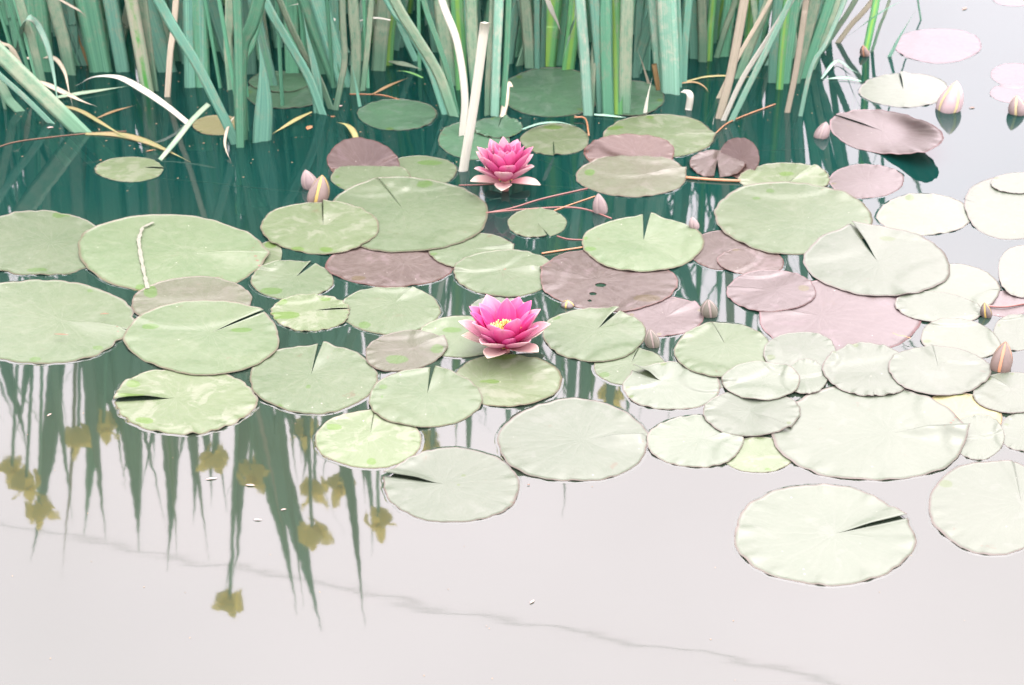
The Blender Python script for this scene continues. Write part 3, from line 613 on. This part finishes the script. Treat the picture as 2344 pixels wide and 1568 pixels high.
clump('tiny white pointed shoot below the cream fan of blades', [([(1632,285),(1634,270),(1636,256)],6,'w',E)], name='reed_stub', cat='reed stub', group='reed stubs')
# broken bleached stalk, flat-cut top
b0 = on_z(1060, 392, 0); q = on_y(1110, 52, b0.y-.03); r_ = empty('broken_stalk', b0, 'long bleached white reed stalk snapped off flat, standing beside the farther flower', 'reed stalk')
lin = spline([b0-(q-b0)*.35, b0, b0.lerp(q,.5)+Vector((.002,0,0)), q], 6)
strap('blade', lin, px_w(22, b0.y), 'w', r_, Vector((.2,-1,0)).normalized(), off=b0, blunt=True, th=.22)

# loose leaves: drooping, arching, floating
def loose(label, pts, wpx, mat, name='dead_leaf', cat='reed leaf', Y=None, zs=None, taper_both=False, group='loose reed leaves', blunt=False):
    """pts pixels root to tip; zs height of each point over the water (real heights)"""
    P3 = [on_z(x, y, z) for (x, y), z in zip(pts, zs)]
    loc = P3[0].copy(); loc.z = 0; P = spline(P3, 9)
    o = strap(name, P, wpx/FPX*P3[len(P3)//2].to_3d().length*1.0, mat, None, Vector((0,-.55,.83)), off=loc, blunt=blunt, w0=.45 if taper_both else .8, tipstart=.4, th=.1, v0=.2)
    o.location = loc; return tag(o, label, cat, group)
loose('cream dry leaf arching over the dark water at the left', [(428,280),(385,245),(330,207),(272,177),(215,176),(175,196)], 17, 'w', zs=[.002,.03,.055,.06,.045,.02])
loose('pale green leaf bent over and drooping to the water at far left', [(40,120),(52,60),(66,40),(88,60),(110,110),(124,175),(132,225),(153,262)], 20, 'l', zs=[.03,.13,.16,.14,.10,.05,.025,.003])
loose('cream leaf curling down from the left edge', [(-20,90),(0,98),(22,108),(45,145),(60,172),(76,192)], 15, 'c', zs=[.12,.115,.10,.06,.035,.01])
loose('cream leaf lying on the water below the drooping pale leaf', [(70,184),(100,190),(150,213),(185,230),(222,244)], 14, 'c', zs=[.012,.012,.008,.005,.003], taper_both=True)
loose('thin cream leaf arched beside the drooping pale leaf', [(55,134),(95,130),(126,134),(148,165),(158,210),(167,246)], 11, 'c', zs=[.01,.03,.04,.035,.02,.003])
loose('narrow green leaf lying on the water across the left reeds', [(98,228),(180,214),(260,202),(300,196)], 11, 't', zs=[.006,.006,.005,.004], taper_both=True)
loose('yellow-green fallen leaf, longest on the dark water at left', [(120,238),(180,252),(230,280),(278,308),(320,322)], 11, 'f', zs=[.006,.008,.01,.007,.004], taper_both=True)
loose('yellow-green fallen blade pointing right above the small mottled pad', [(195,306),(270,308),(330,322),(390,348),(436,371)], 17, 'f', zs=[.002,.004,.006,.006,.003], taper_both=True)
loose('tan stalk leaning out of the water above the small mottled pad', [(366,366),(400,325),(440,275),(478,238)], 15, 't', zs=[.001,.02,.045,.065], blunt=True)
loose('small orange leaf floating by the cream arch', [(222,270),(262,254),(314,240)], 7, 'n', zs=[.003,.004,.003], taper_both=True)
loose('thin cream leaf curling down at the foot of the bright green stem', [(541,262),(524,285),(515,320),(518,345),(529,370)], 8, 'c', zs=[.05,.04,.02,.01,.001], taper_both=True)
loose('cream leaf tip arching among the upper left reeds', [(768,46),(738,30),(710,14),(684,9),(656,15)], 9, 'w', zs=[.14,.155,.165,.17,.165])
loose('thin white leaf tip lying sideways across the reeds', [(894,46),(862,41),(832,45),(790,60)], 6, 'w', zs=[.13,.135,.13,.115])
loose('pink-tan leaf tip hanging at the top left', [(132,-4),(160,12),(184,26),(202,42)], 7, 'c', zs=[.18,.17,.16,.14])
loose('white leaf tip hanging down in front of the middle reeds', [(1248,-12),(1262,22),(1276,52),(1284,74)], 14, 'w', zs=[.2,.17,.14,.12])
loose('pale green leaf tip hanging down left of the narrow pale pair', [(1325,-6),(1315,40),(1302,90),(1289,132)], 15, 'l', zs=[.22,.17,.11,.07])
loose('small orange leaf floating beyond the shaded pad', [(852,216),(890,196),(935,178)], 8, 'n', zs=[.003,.004,.003], taper_both=True)
loose('yellow-green leaf tip floating left of the tall leaning stalk foot', [(714,256),(680,272),(650,290),(618,310)], 11, 'f', zs=[.006,.006,.004,.003], taper_both=True)
loose('green leaf tip lying right of the shaded pad', [(968,178),(945,168),(925,163),(905,163)], 6, 'y', zs=[.01,.01,.008,.005])
loose('pale green leaf lying behind the leaning blades', [(890,140),(930,148),(970,160)], 14, 't', zs=[.01,.012,.01], taper_both=True)
loose('folded green leaf scrap behind the cupped brown leaf', [(820,328),(808,300),(792,285),(770,280)], 16, 'f', zs=[.004,.01,.01,.005])
loose('cream folded stub on the water right of the second broad bundle', [(1562,208),(1575,211),(1580,222),(1576,252)], 17, 'w', zs=[.03,.034,.028,.0], blunt=True)
loose('beige folded stub standing by the pale upright blades', [(1150,268),(1157,225),(1160,196),(1172,193)], 18, 'c', zs=[.0,.03,.045,.045], blunt=True)
loose('dead leaf bridging the bright water below the right reeds', [(1880,90+90),(1915,140),(1950,160),(1976,172)], 9, 'l', zs=[.004,.006,.006,.004], taper_both=True)
loose('straw-coloured leaf lying left of the pale heart pad', [(1972,186),(1930,178),(1880,182)], 9, 'l', zs=[.003,.004,.004], taper_both=True)
loose('thin green leaf arching over bright water at the top right', [(1935,88),(1985,50),(2030,20),(2076,-4)], 4, 'g', zs=[.03,.09,.12,.13])
loose('long thin leaf floating from the second broad bundle to the right', [(1572,186),(1620,175),(1680,174),(1755,180)], 5, 'f', zs=[.004,.004,.004,.003])
loose('brown leaf curled on the water right of the second broad bundle', [(1560,190),(1590,188),(1612,198),(1624,214)], 5, 'n', zs=[.004,.005,.005,.003])
loose('narrow green leaf floating at the foot of the yellow-striped bundle', [(1360,262),(1390,264),(1440,270)], 7, 'l', zs=[.004,.004,.004])
loose('curved green leaf edging the mottled pad behind the farther flower', [(1195,296),(1235,283),(1280,280),(1325,290)], 6, 'l', zs=[.009,.01,.01,.009])

def mirror_clump(label, blades, yrow=175, H=None):
    Y = on_z(0, yrow, 0).y; L0 = []
    for (mx_, my_, tx, ty, wp, mat) in blades:
        m_, q = on_y(mx_, my_, Y), on_y(tx, ty, Y); m_.z *= -1; q.z *= -1
        k = m_.z/(q.z-m_.z); base = m_-(q-m_)*k; L0.append((base, m_, q, wp, mat))
    cx_ = sum(b[0].x for b in L0)/len(L0); root = empty('iris_clump', (cx_, Y, 0), label, 'iris plant', 'front iris clumps')
    for (base, m_, q, wp, mat) in L0:
        base = Vector((cx_+(base.x-cx_)*.75, Y, 0)); d0 = (m_-base).normalized()
        strap('leaf', spline([base-d0*.14, base, base.lerp(m_,.5), m_, m_.lerp(q,.5)+Vector((.006,0,0)), q], 7), px_w(wp*1.65, Y), mat, root, Vector((.1,-1,0)).normalized(), off=root.location.copy(), tipstart=.70, w0=.85)
mirror_clump('tall clump at far left whose blade tips are mirrored nearest the left edge', [(128,860,72,1290,25,'b'), (215,850,193,1228,28,'g'), (18,860,62,1040,24,'b'), (60,860,30,1010,18,'g'), (172,860,140,1330,6,'n')], 150)
mirror_clump('tall clump behind the striped pair, mirrored left of the slit pad', [(285,860,319,1258,36,'g'), (318,860,280,1100,30,'b'), (240,860,300,1080,34,'g'), (340,880,352,1060,22,'b')], 165)
mirror_clump('tall clump behind the cream arching leaf, mirrored below the slit pad', [(390,960,384,1300,28,'g'), (365,950,392,1110,8,'b'), (440,960,441,1205,24,'b'), (468,960,484,1155,22,'g'), (425,940,400,1080,22,'b')], 140)
mirror_clump('tallest clump behind the bright green stem, its tips mirrored farthest down', [(588,985,682,1405,24,'g'), (610,985,737,1442,38,'b'), (540,1100,512,1385,12,'g'), (552,1090,530,1350,16,'b'), (570,980,520,1130,26,'g'), (640,970,600,1120,26,'b')], 200)
mirror_clump('clump behind the diagonal blades, mirrored beside the thin-slit scummy pad', [(700,960,690,1110,26,'g'), (745,960,738,1092,26,'b'), (768,980,792,1160,24,'g'), (838,1040,851,1272,16,'b'), (812,980,835,1150,20,'g'), (672,960,690,1060,20,'b')], 170)
mirror_clump('clump in the middle of the bed, mirrored in the gaps right of the nearer flower', [(1290,860,1300,930,24,'g'), (1345,860,1350,935,26,'b'), (1400,880,1415,945,22,'g'), (1240,860,1250,905,22,'g'), (1100,900,1110,975,24,'b'), (1465,880,1462,960,20,'g')], 130)

# random clumps: dense body of the bed behind the front ones; shape follows the bed seen in the photo
rnd = random.Random(5)
LABM = 'tall green iris clump packed in the dense body of the reed bed'
protos = []
def proto(seed):
    r = random.Random(seed); root = empty('iris_clump', (0,0,0), LABM, 'iris plant', 'iris clumps in the dense body of the bed')
    for k in range(r.choice((6,7,8))):
        H = r.uniform(.65, 1.1); az = r.uniform(0, 6.28); br = r.uniform(.0, .055); base = Vector((math.cos(az)*br*1.5, math.sin(az)*br, 0))
        ln = Vector((r.gauss(0,.13), r.gauss(0,.08), 0))
        line = [base-Vector((0,0,.14)), base, base+ln*.3*H+Vector((0,0,H*.35)), base+ln*.8*H+Vector((0,0,H*.72)), base+ln*1.5*H+Vector((0,0,H))]
        yaw = r.uniform(-.9,.9)
        strap('leaf', spline(line, 5), r.uniform(.011,.025), r.choice('ggbbbttylg'), root, Vector((math.sin(yaw), -math.cos(yaw), 0)), twist=r.uniform(-.8,.8), tipstart=.5, w0=.9)
    return root
protos = [proto(s) for s in range(9)]
used = [False]*len(protos)
def zone(x, Y):
    row = 'front' if Y < 3.55 else ('middle' if Y < 4.0 else 'farthest')
    side = 'left end' if x < -.75 else ('left part' if x < -.3 else ('middle' if x < .15 else 'right part'))
    return 'green iris clump in the %s rows of the dense reed bed, in its %s' % (row, side)
def place(loc, rz, sc):
    i = rnd.randrange(len(protos)); pr = protos[i]
    if not used[i]: used[i] = True; o = pr
    else:
        o = pr.copy(); C.objects.link(o)
        for ch in pr.children: c = ch.copy(); C.objects.link(c); c.parent = o
    o['label'] = zone(loc[0], loc[1]); o['group'] = o['label'].replace('green iris clump', 'green iris clumps')
    o.location = loc; o.rotation_euler = (0,0,rz); o.scale = sc
cnt = 0; tries = 0; placed = []
while cnt < 150 and tries < 6000:
    tries += 1
    px = rnd.uniform(-200, 1900); Y = rnd.uniform(3.2, 4.5)
    # front line of the bed in photo pixels
    fl = 120 if px < 420 else (150 if px < 900 else 175)
    if px > 1500: fl = 175-(px-1500)*.12
    Ymin = on_z(px, fl, 0).y
    x = (px-CX)/FPX*Y/math.cos(PITCH)*.97
    if Y < Ymin or x > .70-.10*(Y-3.2): continue
    if any((x-a)**2+(Y-b)**2 < .0075 for a, b in placed): continue
    placed.append((x, Y)); s = 1.0 if px < 900 else (.85 if px < 1400 else .72)
    place((x, Y, 0), rnd.uniform(-.5,.5), (1,1,s*rnd.uniform(.85,1.1))); cnt += 1
zones = {}
for o in [x for x in C.objects if x.parent is None and str(x.get('group', '')).startswith('green iris clumps in')]: zones.setdefault(o['group'], []).append(o)
ORD = ['leftmost','second','third','fourth','fifth','sixth','seventh','eighth','ninth','tenth','eleventh','twelfth','thirteenth','fourteenth','fifteenth','sixteenth','seventeenth','eighteenth','nineteenth','twentieth']+['twenty-%s' % w_ for w_ in ('first','second','third','fourth','fifth','sixth','seventh','eighth','ninth')]
for g_, os_ in zones.items():
    os_.sort(key=lambda o: o.location.x/o.location.y)
    for k, o in enumerate(os_):
        row, side = g_.split(' in the ')[1].split(' rows')[0], g_.split('in its ')[1]
        o['label'] = '%s iris clump %sin the %s rows of the bed, %s' % (ORD[min(k, len(ORD)-1)], '' if k == 0 else 'from left ', row, side)
print('clumps', cnt)

# ------------------------------------------------------------------ yellow iris flowers on tall stalks above the frame (seen mirrored)
YEL, t = newmat('iris_yellow'); d1 = N(t, 'ShaderNodeBsdfDiffuse'); d2 = N(t, 'ShaderNodeBsdfTranslucent'); mx = N(t, 'ShaderNodeMixShader'); mx.inputs[0].default_value = .5; oo = N(t, 'ShaderNodeOutputMaterial')
for d_ in (d1, d2): d_.inputs[0].default_value = (.8, .66, .17, 1)
t.links.new(d1.outputs[0], mx.inputs[1]); t.links.new(d2.outputs[0], mx.inputs[2]); t.links.new(mx.outputs[0], oo.inputs[0])
def iris_petal(L_, W_, droop, az):
    verts, faces, uvs = [], [], []
    for i in range(8):
        f = i/7; r = L_*f*math.cos(droop*f); z = .012+L_*.35*math.sin(f*2.2)-L_*f*math.sin(droop*f)
        wd = W_*math.sin(math.pi*(.08+.86*f))**.8*(1+.12*math.sin(f*20))
        for s in (-1,-.4,.4,1):
            verts.append(Vector((r, wd*s*.5, z-.004*s*s+.003*math.sin(9*f+3*s)))); 
    for i in range(7):
        for k in range(3): faces.append((i*4+k, i*4+k+1, (i+1)*4+k+1, (i+1)*4+k))
    c, s_ = math.cos(az), math.sin(az)
    return [Vector((v.x*c-v.y*s_, v.x*s_+v.y*c, v.z)) for v in verts], faces
ILAB = ['above the left edge', 'second from the left edge', 'leftmost of all, lowest of its trio', 'mirrored between two broad blades', 'mirrored just left of the slit pad', 'mirrored under the slit pad, left of three', 'mirrored under the slit pad, middle of three', 'mirrored under the slit pad, right of three', 'mirrored at the rim of the thin-slit scummy pad', 'mirrored lowest of the three beside the broadest blade', 'mirrored right of the broadest blade', 'mirrored above the lowest of its trio', 'mirrored at the left rim of the lone-slit pale pad', 'still in bud, mirrored lowest of all', 'mirrored behind the round notched pad', 'mirrored in the gap right of the nearer flower']
for i, (rx, ry, Y, bx) in enumerate([(62,1105,3.1,70),(90,1165,3.15,80),(30,1070,3.2,40),(180,1000,3.2,170),(238,972,3.2,240),(490,1045,3.1,500),(575,1085,3.05,560),(612,1050,3.15,600),(700,985,3.2,690),(715,1215,3.0,640),(780,1110,3.1,760),(720,1120,3.15,700),(865,1190,3.1,840),(528,1375,3.0,535),(975,1020,3.2,960),(1400,905,3.3,1380)]):
    q = on_y(rx, ry, Y); top = Vector((q.x, Y, -q.z)); b = on_y(bx, 200, Y); base = Vector((b.x, Y+.02, 0))
    root = empty('yellow_iris', base, 'yellow iris bloom, ' + ILAB[i], 'iris flower', 'yellow irises mirrored in the near water')
    tube('stem', [p-base for p in spline([base-Vector((0,0,.1)), base, base.lerp(top,.5)+Vector((.01,0,0)), top-Vector((0,0,.01))], 6)], .004, LM['g'], root)
    for k in range(3):
        for (L_, W_, dr, a0) in ((.062,.050,1.3,0),(.040,.024,-.5,1.05)):
            v, f = iris_petal(L_, W_, dr, a0+k*2.094+i); o = mesh_obj('petal', [Matrix.Rotation(.5*math.sin(i*2.3), 3, 'Y') @ (Matrix.Rotation(.4*math.cos(i*1.7), 3, 'X') @ p)+top-base for p in v], f, YEL, root)

# ------------------------------------------------------------------ water lilies
def petal_mat(name, stops):
    m, t = newmat(name); L = t.links.new
    o = N(t, 'ShaderNodeOutputMaterial'); p = N(t, 'ShaderNodeBsdfPrincipled'); tcn = N(t, 'ShaderNodeTexCoord'); sep = N(t, 'ShaderNodeSeparateXYZ')
    L(tcn.outputs['UV'], sep.inputs[0]); info = N(t, 'ShaderNodeObjectInfo')
    st = noise_n(t, scaled(t, tcn.outputs['UV'], 14, 1.2), 2, 3)
    f = math_n(t, 'ADD', sep.outputs[1], math_n(t, 'MULTIPLY', math_n(t, 'SUBTRACT', st, .5), .45))
    f = math_n(t, 'ADD', f, math_n(t, 'MULTIPLY', math_n(t, 'SUBTRACT', info.outputs['Random'], .5), .3))
    c = ramp(t, f, stops); L(c, p.inputs['Base Color']); p.inputs['Roughness'].default_value = .5; p.inputs['Specular IOR Level'].default_value = .25
    tr = N(t, 'ShaderNodeBsdfTranslucent'); L(c, tr.inputs[0]); mx = N(t, 'ShaderNodeMixShader'); mx.inputs[0].default_value = .3
    L(p.outputs[0], mx.inputs[1]); L(tr.outputs[0], mx.inputs[2]); L(mx.outputs[0], o.inputs[0]); return m
PIN = petal_mat('petal_inner', [(.0,(.42,.004,.06)),(.35,(.42,.012,.12)),(.7,(.42,.06,.19)),(1,(.44,.17,.26))])
PMID = petal_mat('petal_middle', [(.0,(.42,.005,.06)),(.3,(.42,.016,.12)),(.7,(.43,.08,.20)),(1,(.45,.24,.28))])
POUT = petal_mat('petal_outer', [(.0,(.42,.03,.11)),(.3,(.43,.10,.19)),(.65,(.45,.21,.27)),(1,(.46,.34,.32))])
PW = petal_mat('petal_pale', [(.0,(.42,.14,.17)),(.35,(.44,.28,.27)),(1,(.44,.38,.31))])
YST = simple('stamen_yellow', (.6,.45,.13), .5, .3, .1)
def petal(root, Lp, W, el, cup, curl, az, mat, r0=.006, z0=.006):
    verts, uvs, faces = [], [], []; n, mm = 12, 7; x, z = r0, z0; a = el
    line = []
    for i in range(n+1):
        line.append((x, z, a)); f = i/n
        a = el+curl*f; x += math.cos(a)*Lp/n; z += math.sin(a)*Lp/n
    for i, (x, z, a) in enumerate(line):
        f = i/n; wd = W*(.28+.72*min(1,f/.42)**.7)*(1-max(0,(f-.42)/.58)**3.0)+.0004
        for k in range(mm):
            s = k/(mm-1)*2-1; lift = cup*wd*s*s
            verts.append(Vector((x-math.sin(a)*lift, s*wd/2, z+math.cos(a)*lift))); uvs.append((k/(mm-1), f))
    for i in range(n):
        for k in range(mm-1): q = i*mm+k; faces.append((q, q+1, q+mm+1, q+mm))
    c, s_ = math.cos(az), math.sin(az)
    o = mesh_obj('petal', [Vector((v.x*c-v.y*s_, v.x*s_+v.y*c, v.z)) for v in verts], faces, mat, root, uvs)
    md = o.modifiers.new('thick', 'SOLIDIFY'); md.thickness = .0009; md.offset = -1
    ms = o.modifiers.new('smooth', 'SUBSURF'); ms.levels = 1; ms.render_levels = 1
    return o
def lily(label, px, py, z, whorls, stamens, seed, sc=1.0, core=None):
    r = random.Random(seed); loc = on_z(px, py, z); root = empty('water_lily', loc, label, 'water lily', 'pink water lily flowers')
    for (n, Lp, W, el, cup, curl, mat, a0, r0, z0) in whorls:
        for k in range(n):
            petal(root, Lp*sc*r.uniform(.93,1.06), W*sc*r.uniform(.92,1.08), R(el)+r.uniform(-.09,.09), cup*r.uniform(.8,1.2), curl+r.uniform(-.1,.1), a0+2*math.pi*k/n+r.uniform(-.09,.09), mat, r0*sc, z0*sc)
    for k in range(stamens):
        a = 2.39996*k; rr = .005+.011*math.sqrt(k/stamens); h = .026+r.uniform(-.002,.003)
        p0 = Vector((math.cos(a)*rr, math.sin(a)*rr, .008)); p1 = Vector((math.cos(a)*rr*1.4, math.sin(a)*rr*1.4, .008+h*.6)); p2 = Vector((math.cos(a)*rr*1.25, math.sin(a)*rr*1.25, .010+h))
        tube('stamen', [v*sc for v in spline([p0,p1,p2],3)], .0014*sc, YST, root, n=5, taper=lambda f: 1.15-.5*f)
    # receptacle at the heart, sitting on the water
    tube('receptacle', [Vector((0,0,-z+.0)), Vector((0,0,.002)), Vector((0,0,.010))], .009*sc, simple('receptacle', (.25,.12,.1)), root, n=10, taper=lambda f: .7+.4*f)
    return root
lily('nearer pink water lily, wide open with yellow stamens, in the middle of the pads', 1157, 797, .006, [
  (5, .056,.033, 12,.18,.16, PW, .50, .010,.004), (6, .064,.035, 26,.24,.30, POUT, 1.05, .011,.006),
  (7, .066,.034, 42,.28,.34, PMID, .22, .012,.008), (7, .058,.029, 54,.32,.30, PIN, .62, .015,.010), (5, .036,.021, 46,.34,.3, PIN, .0, .018,.008)], 56, 4, 1.06)
lily('farther pink water lily, upright petals mirrored in dark water beside the bleached stalk', 1157, 416, .016, [
  (5, .058,.033, 8,.18,.06, PW, -.35, .010,.000), (6, .064,.033, 32,.26,.28, POUT, .5, .010,.004),
  (7, .070,.032, 46,.28,.30, PMID, .3, .011,.007), (7, .068,.029, 60,.32,.28, PMID, .7, .011,.009), (6, .062,.026, 72,.34,.24, PIN, .25, .010,.010), (5, .056,.022, 80,.34,.16, PIN, .1, .007,.012)], 22, 9, .98)

# ------------------------------------------------------------------ buds
SEP = {
 'h': simple('sepal_whitish', (.19,.155,.15), .45, .4, .3, 60),
 'b': simple('sepal_brown', (.085,.065,.052), .45, .4, .35, 60), 'g': simple('sepal_greygreen', (.075,.075,.055), .45, .4, .35, 60),
 'p': simple('sepal_pale', (.12,.098,.09), .45, .4, .3, 60), 'k': simple('sepal_dark', (.05,.042,.035), .4, .5, .4, 60)}
SEAM = {'v': simple('bud_seam_pale_yellow', (.28,.25,.13), .45, .3, .2), 'y': simple('bud_seam_yellow', (.22,.17,.045), .45, .3, .2), 'w': simple('bud_seam_white', (.16,.135,.12), .45, .3, .15), 'o': simple('bud_seam_orange', (.25,.13,.07), .45, .3, .2)}
def bud(label, px, py, wpx, hpx, sep, seam, nsep=4, rot=.4, lean=None, bulge=.42):
    rl = random.Random(int(px)); lean = lean or (rl.uniform(-.3,.3), rl.uniform(-.2,.2))
    """px,py: middle of its waterline"""
    base = on_z(px, py, 0); d = math.hypot(base.y, CAMH); wpx *= .92; hpx *= .94; Rr = wpx/2/FPX*d; Hh = hpx/FPX*d/math.cos(math.atan2(CAMH, base.y))
    root = empty('lily_bud', base, label, 'lily bud', 'closed water lily buds')
    def prof(f): return math.sin(math.pi*(.12+.88*f)**.85)**.72*(1-.12*f)/.97 if f < 1 else 0.02
    mx = max(prof(i/40) for i in range(41))
    def surf(f, a, k):
        r = Rr*prof(f)/mx*k; z = -.25*Hh+1.25*Hh*f
        return Vector((math.cos(a)*r+lean[0]*z, math.sin(a)*r+lean[1]*z, z))
    def shell(name, a0, a1, k0, k1, mat, nA=10, nf=16, closed=False):
        verts, faces = [], []
        for i in range(nf+1):
            f = i/nf
            for j in range(nA+1):
                s = j/nA; sh = 1-.35*smooth(.55,1,f)*abs(s*2-1) if not closed else 1
                a = (a0+a1)/2+(a1-a0)*(s-.5)*(sh if not closed else 1); ridge = 1-(abs(s*2-1))**2
                verts.append(surf(f, a, k0+(k1-k0)*ridge))
        for i in range(nf):
            for j in range(nA): q = i*(nA+1)+j; faces.append((q, q+1, q+nA+2, q+nA+1))
        o = mesh_obj(name, verts, faces, mat, root); 
        if not closed: md = o.modifiers.new('thick', 'SOLIDIFY'); md.thickness = .0008; md.offset = -1
        return o
    shell('petals', 0, 2*math.pi, .93, .93, SEAM[seam], 32, closed=True)
    for k in range(nsep):
        c = rot+2*math.pi*k/nsep; hw = math.pi/nsep*.80; shell('sepal', c-hw, c+hw, .955, 1.05, SEP[sep])
bud('pointed bud with yellow seams, left of the green pads', 727,456,56,54,'b','y', rot=-.9)
bud('pale bud leaning behind the yellow-seamed one', 713,428,42,42,'p','w', lean=(-.25,0), rot=.2)
bud('small whitish bud alone in dark water right of the smallest pad', 1375,484,36,44,'p','w', rot=.3, lean=(-.15,0))
bud('tiny white bud at the right rim of the cleft green pad', 1590,520,26,24,'p','w')
bud('ribbed grey bud between the pink pads, standing in dark water', 1624,719,44,40,'g','w', nsep=5)
bud('ribbed grey bud right of the raised-slit pad', 1494,789,38,40,'g','w', nsep=5)
bud('tallest bud, white with brown sepals, beside the pale heart pad', 2170,250,60,64,'h','v', rot=-.4)
bud('bud cut by the right edge, near the faint pink pads', 2328,258,44,42,'p','v', rot=-1.2)
bud('small pale bud left of the big curled pinkish leaf', 1879,312,38,34,'p','w')
bud('small dark bud wedged between white pads near the right edge', 2258,722,30,30,'k','y')
bud('brown bud with an orange seam at the right edge, lowest bud', 2290,842,54,58,'b','o', rot=-1.2)
bud('tiny brown bud at the foot of the lone pair of stalks', 1980,126,24,24,'b','o')
bud('half-sunk dark bud right behind the nearer flower', 1300,700,34,14,'k','y')

# ------------------------------------------------------------------ scraps floating on the water
def scrap(label, px, py, L_, W_, ang, mat, name='floating_scrap', z=.0006):
    c = on_z(px, py, z); d = c.length; l, wd = L_/FPX*d, W_/FPX*d*1.6; verts, faces = [], []
    n = 9
    for i in range(n):
        f = i/(n-1); ww = wd*math.sin(math.pi*(.05+.9*f))*.32
        for s in (-1, 0, 1): verts.append(Vector(((f-.5)*l, s*ww, .0004*math.sin(math.pi*f)+(.0004 if s else 0))))
    for i in range(n-1):
        for k in (0, 1): q = i*3+k; faces.append((q, q+1, q+4, q+3))
    o = mesh_obj(name, verts, faces, mat, loc=c); o.rotation_euler = (0,0,ang)
    md = o.modifiers.new('thick', 'SOLIDIFY'); md.thickness = .0003
    tag(o, label, 'plant scrap', 'scraps floating on the pond')
for a in [('white curled petal floating on the mirrored reeds', 484,1096,30,7,.2,CREAM), ('small cream petal floating right of the white curled one', 573,1111,26,7,-.1,CREAM),
          ('orange-tipped petal floating among the mirrored blades', 590,1190,24,5,-.05,CREAM), ('tiny glinting petal on the mirrored broad blade', 649,1167,16,5,.3,CREAM),
          ('lone pale petal on the open near water', 1218,1378,20,7,.8,CREAM), ('tiny white fleck on the water below the left pads', 113,950,14,5,.9,CREAM),
          ('small pale scrap on the water left of the reed feet', 115,292,16,9,.1,CREAM), ('brown torn leaf scrap under the leaning stalk foot', 708,292,26,16,1.3,STEMO),
          ('orange scrap beside the leaning stalk foot', 762,267,12,6,.2,STEMO), ('pale scrap beside the tan-footed stalk', 778,243,14,10,.7,CREAM),
          ('small twig scrap above the small mottled pad', 344,345,20,5,.5,STEMO), ('orange speck on the water left of the small mottled pad', 230,367,7,4,0,STEMO),
          ('cream petal scrap among the left reeds', 466,162,30,6,-.9,CREAM), ('dark speck on the bright water beside the tall bud', 2225,247,14,6,.2,STEM),
          ('brown flower scrap at the top right', 2208,20,22,8,.9,STEM), ('brown speck right of the lone pale pad', 1210,1110,8,4,0,STEM),
          ('small insect resting on the round pale green pad', 1156,617,9,5,.6,STEM,'insect',.0125), ('dark shell lying on the left-edge pad', 239,719,22,5,.1,STEM,'shell_scrap',.010),
          ('grey twig scrap lying on the lower left-edge pad', 140,766,38,5,-.1,STEM,'twig_scrap',.010)]:
    scrap(*a)

# specks of plant litter on the water round the reed feet and between the pads
rnd = random.Random(21); verts, faces = [], []
for k in range(350):
    if k < 300: x, y = rnd.uniform(0, 1900), rnd.gauss(265, 70)
    else: x, y = rnd.uniform(0, 2344), rnd.uniform(850, 1560)
    if y < 90: continue
    c = on_z(x, y, .0004); l = rnd.uniform(.0006, .0024 if k < 300 else .0009); wd = l*rnd.uniform(.3,.7); a = rnd.uniform(0, 6.28); b = len(verts)
    for sx, sy in ((-1,-.4),(0,-1),(1,-.3),(.8,.6),(0,1),(-.9,.5)): 
        u, v = sx*l, sy*wd; verts.append((c.x+u*math.cos(a)-v*math.sin(a), c.y+u*math.sin(a)+v*math.cos(a), .0005))
    n_ = len(verts)-b; 
    for q in verts[b:b+n_]: pass
    for sx, sy in ((-1,-.4),(0,-1),(1,-.3),(.8,.6),(0,1),(-.9,.5)):
        u, v = sx*l, sy*wd; verts.append((c.x+u*math.cos(a)-v*math.sin(a), c.y+u*math.sin(a)+v*math.cos(a), .0001))
    faces.append(tuple(range(b, b+6))); faces += [(b+i, b+6+i, b+6+(i+1) % 6, b+(i+1) % 6) for i in range(6)]
tag(mesh_obj('floating_litter', verts, faces, simple('litter', (.16,.12,.07), .7, .2, .6, 30), smoothed=False), 'fine specks of plant litter and pollen scattered on the dark water', 'litter', kind='stuff')
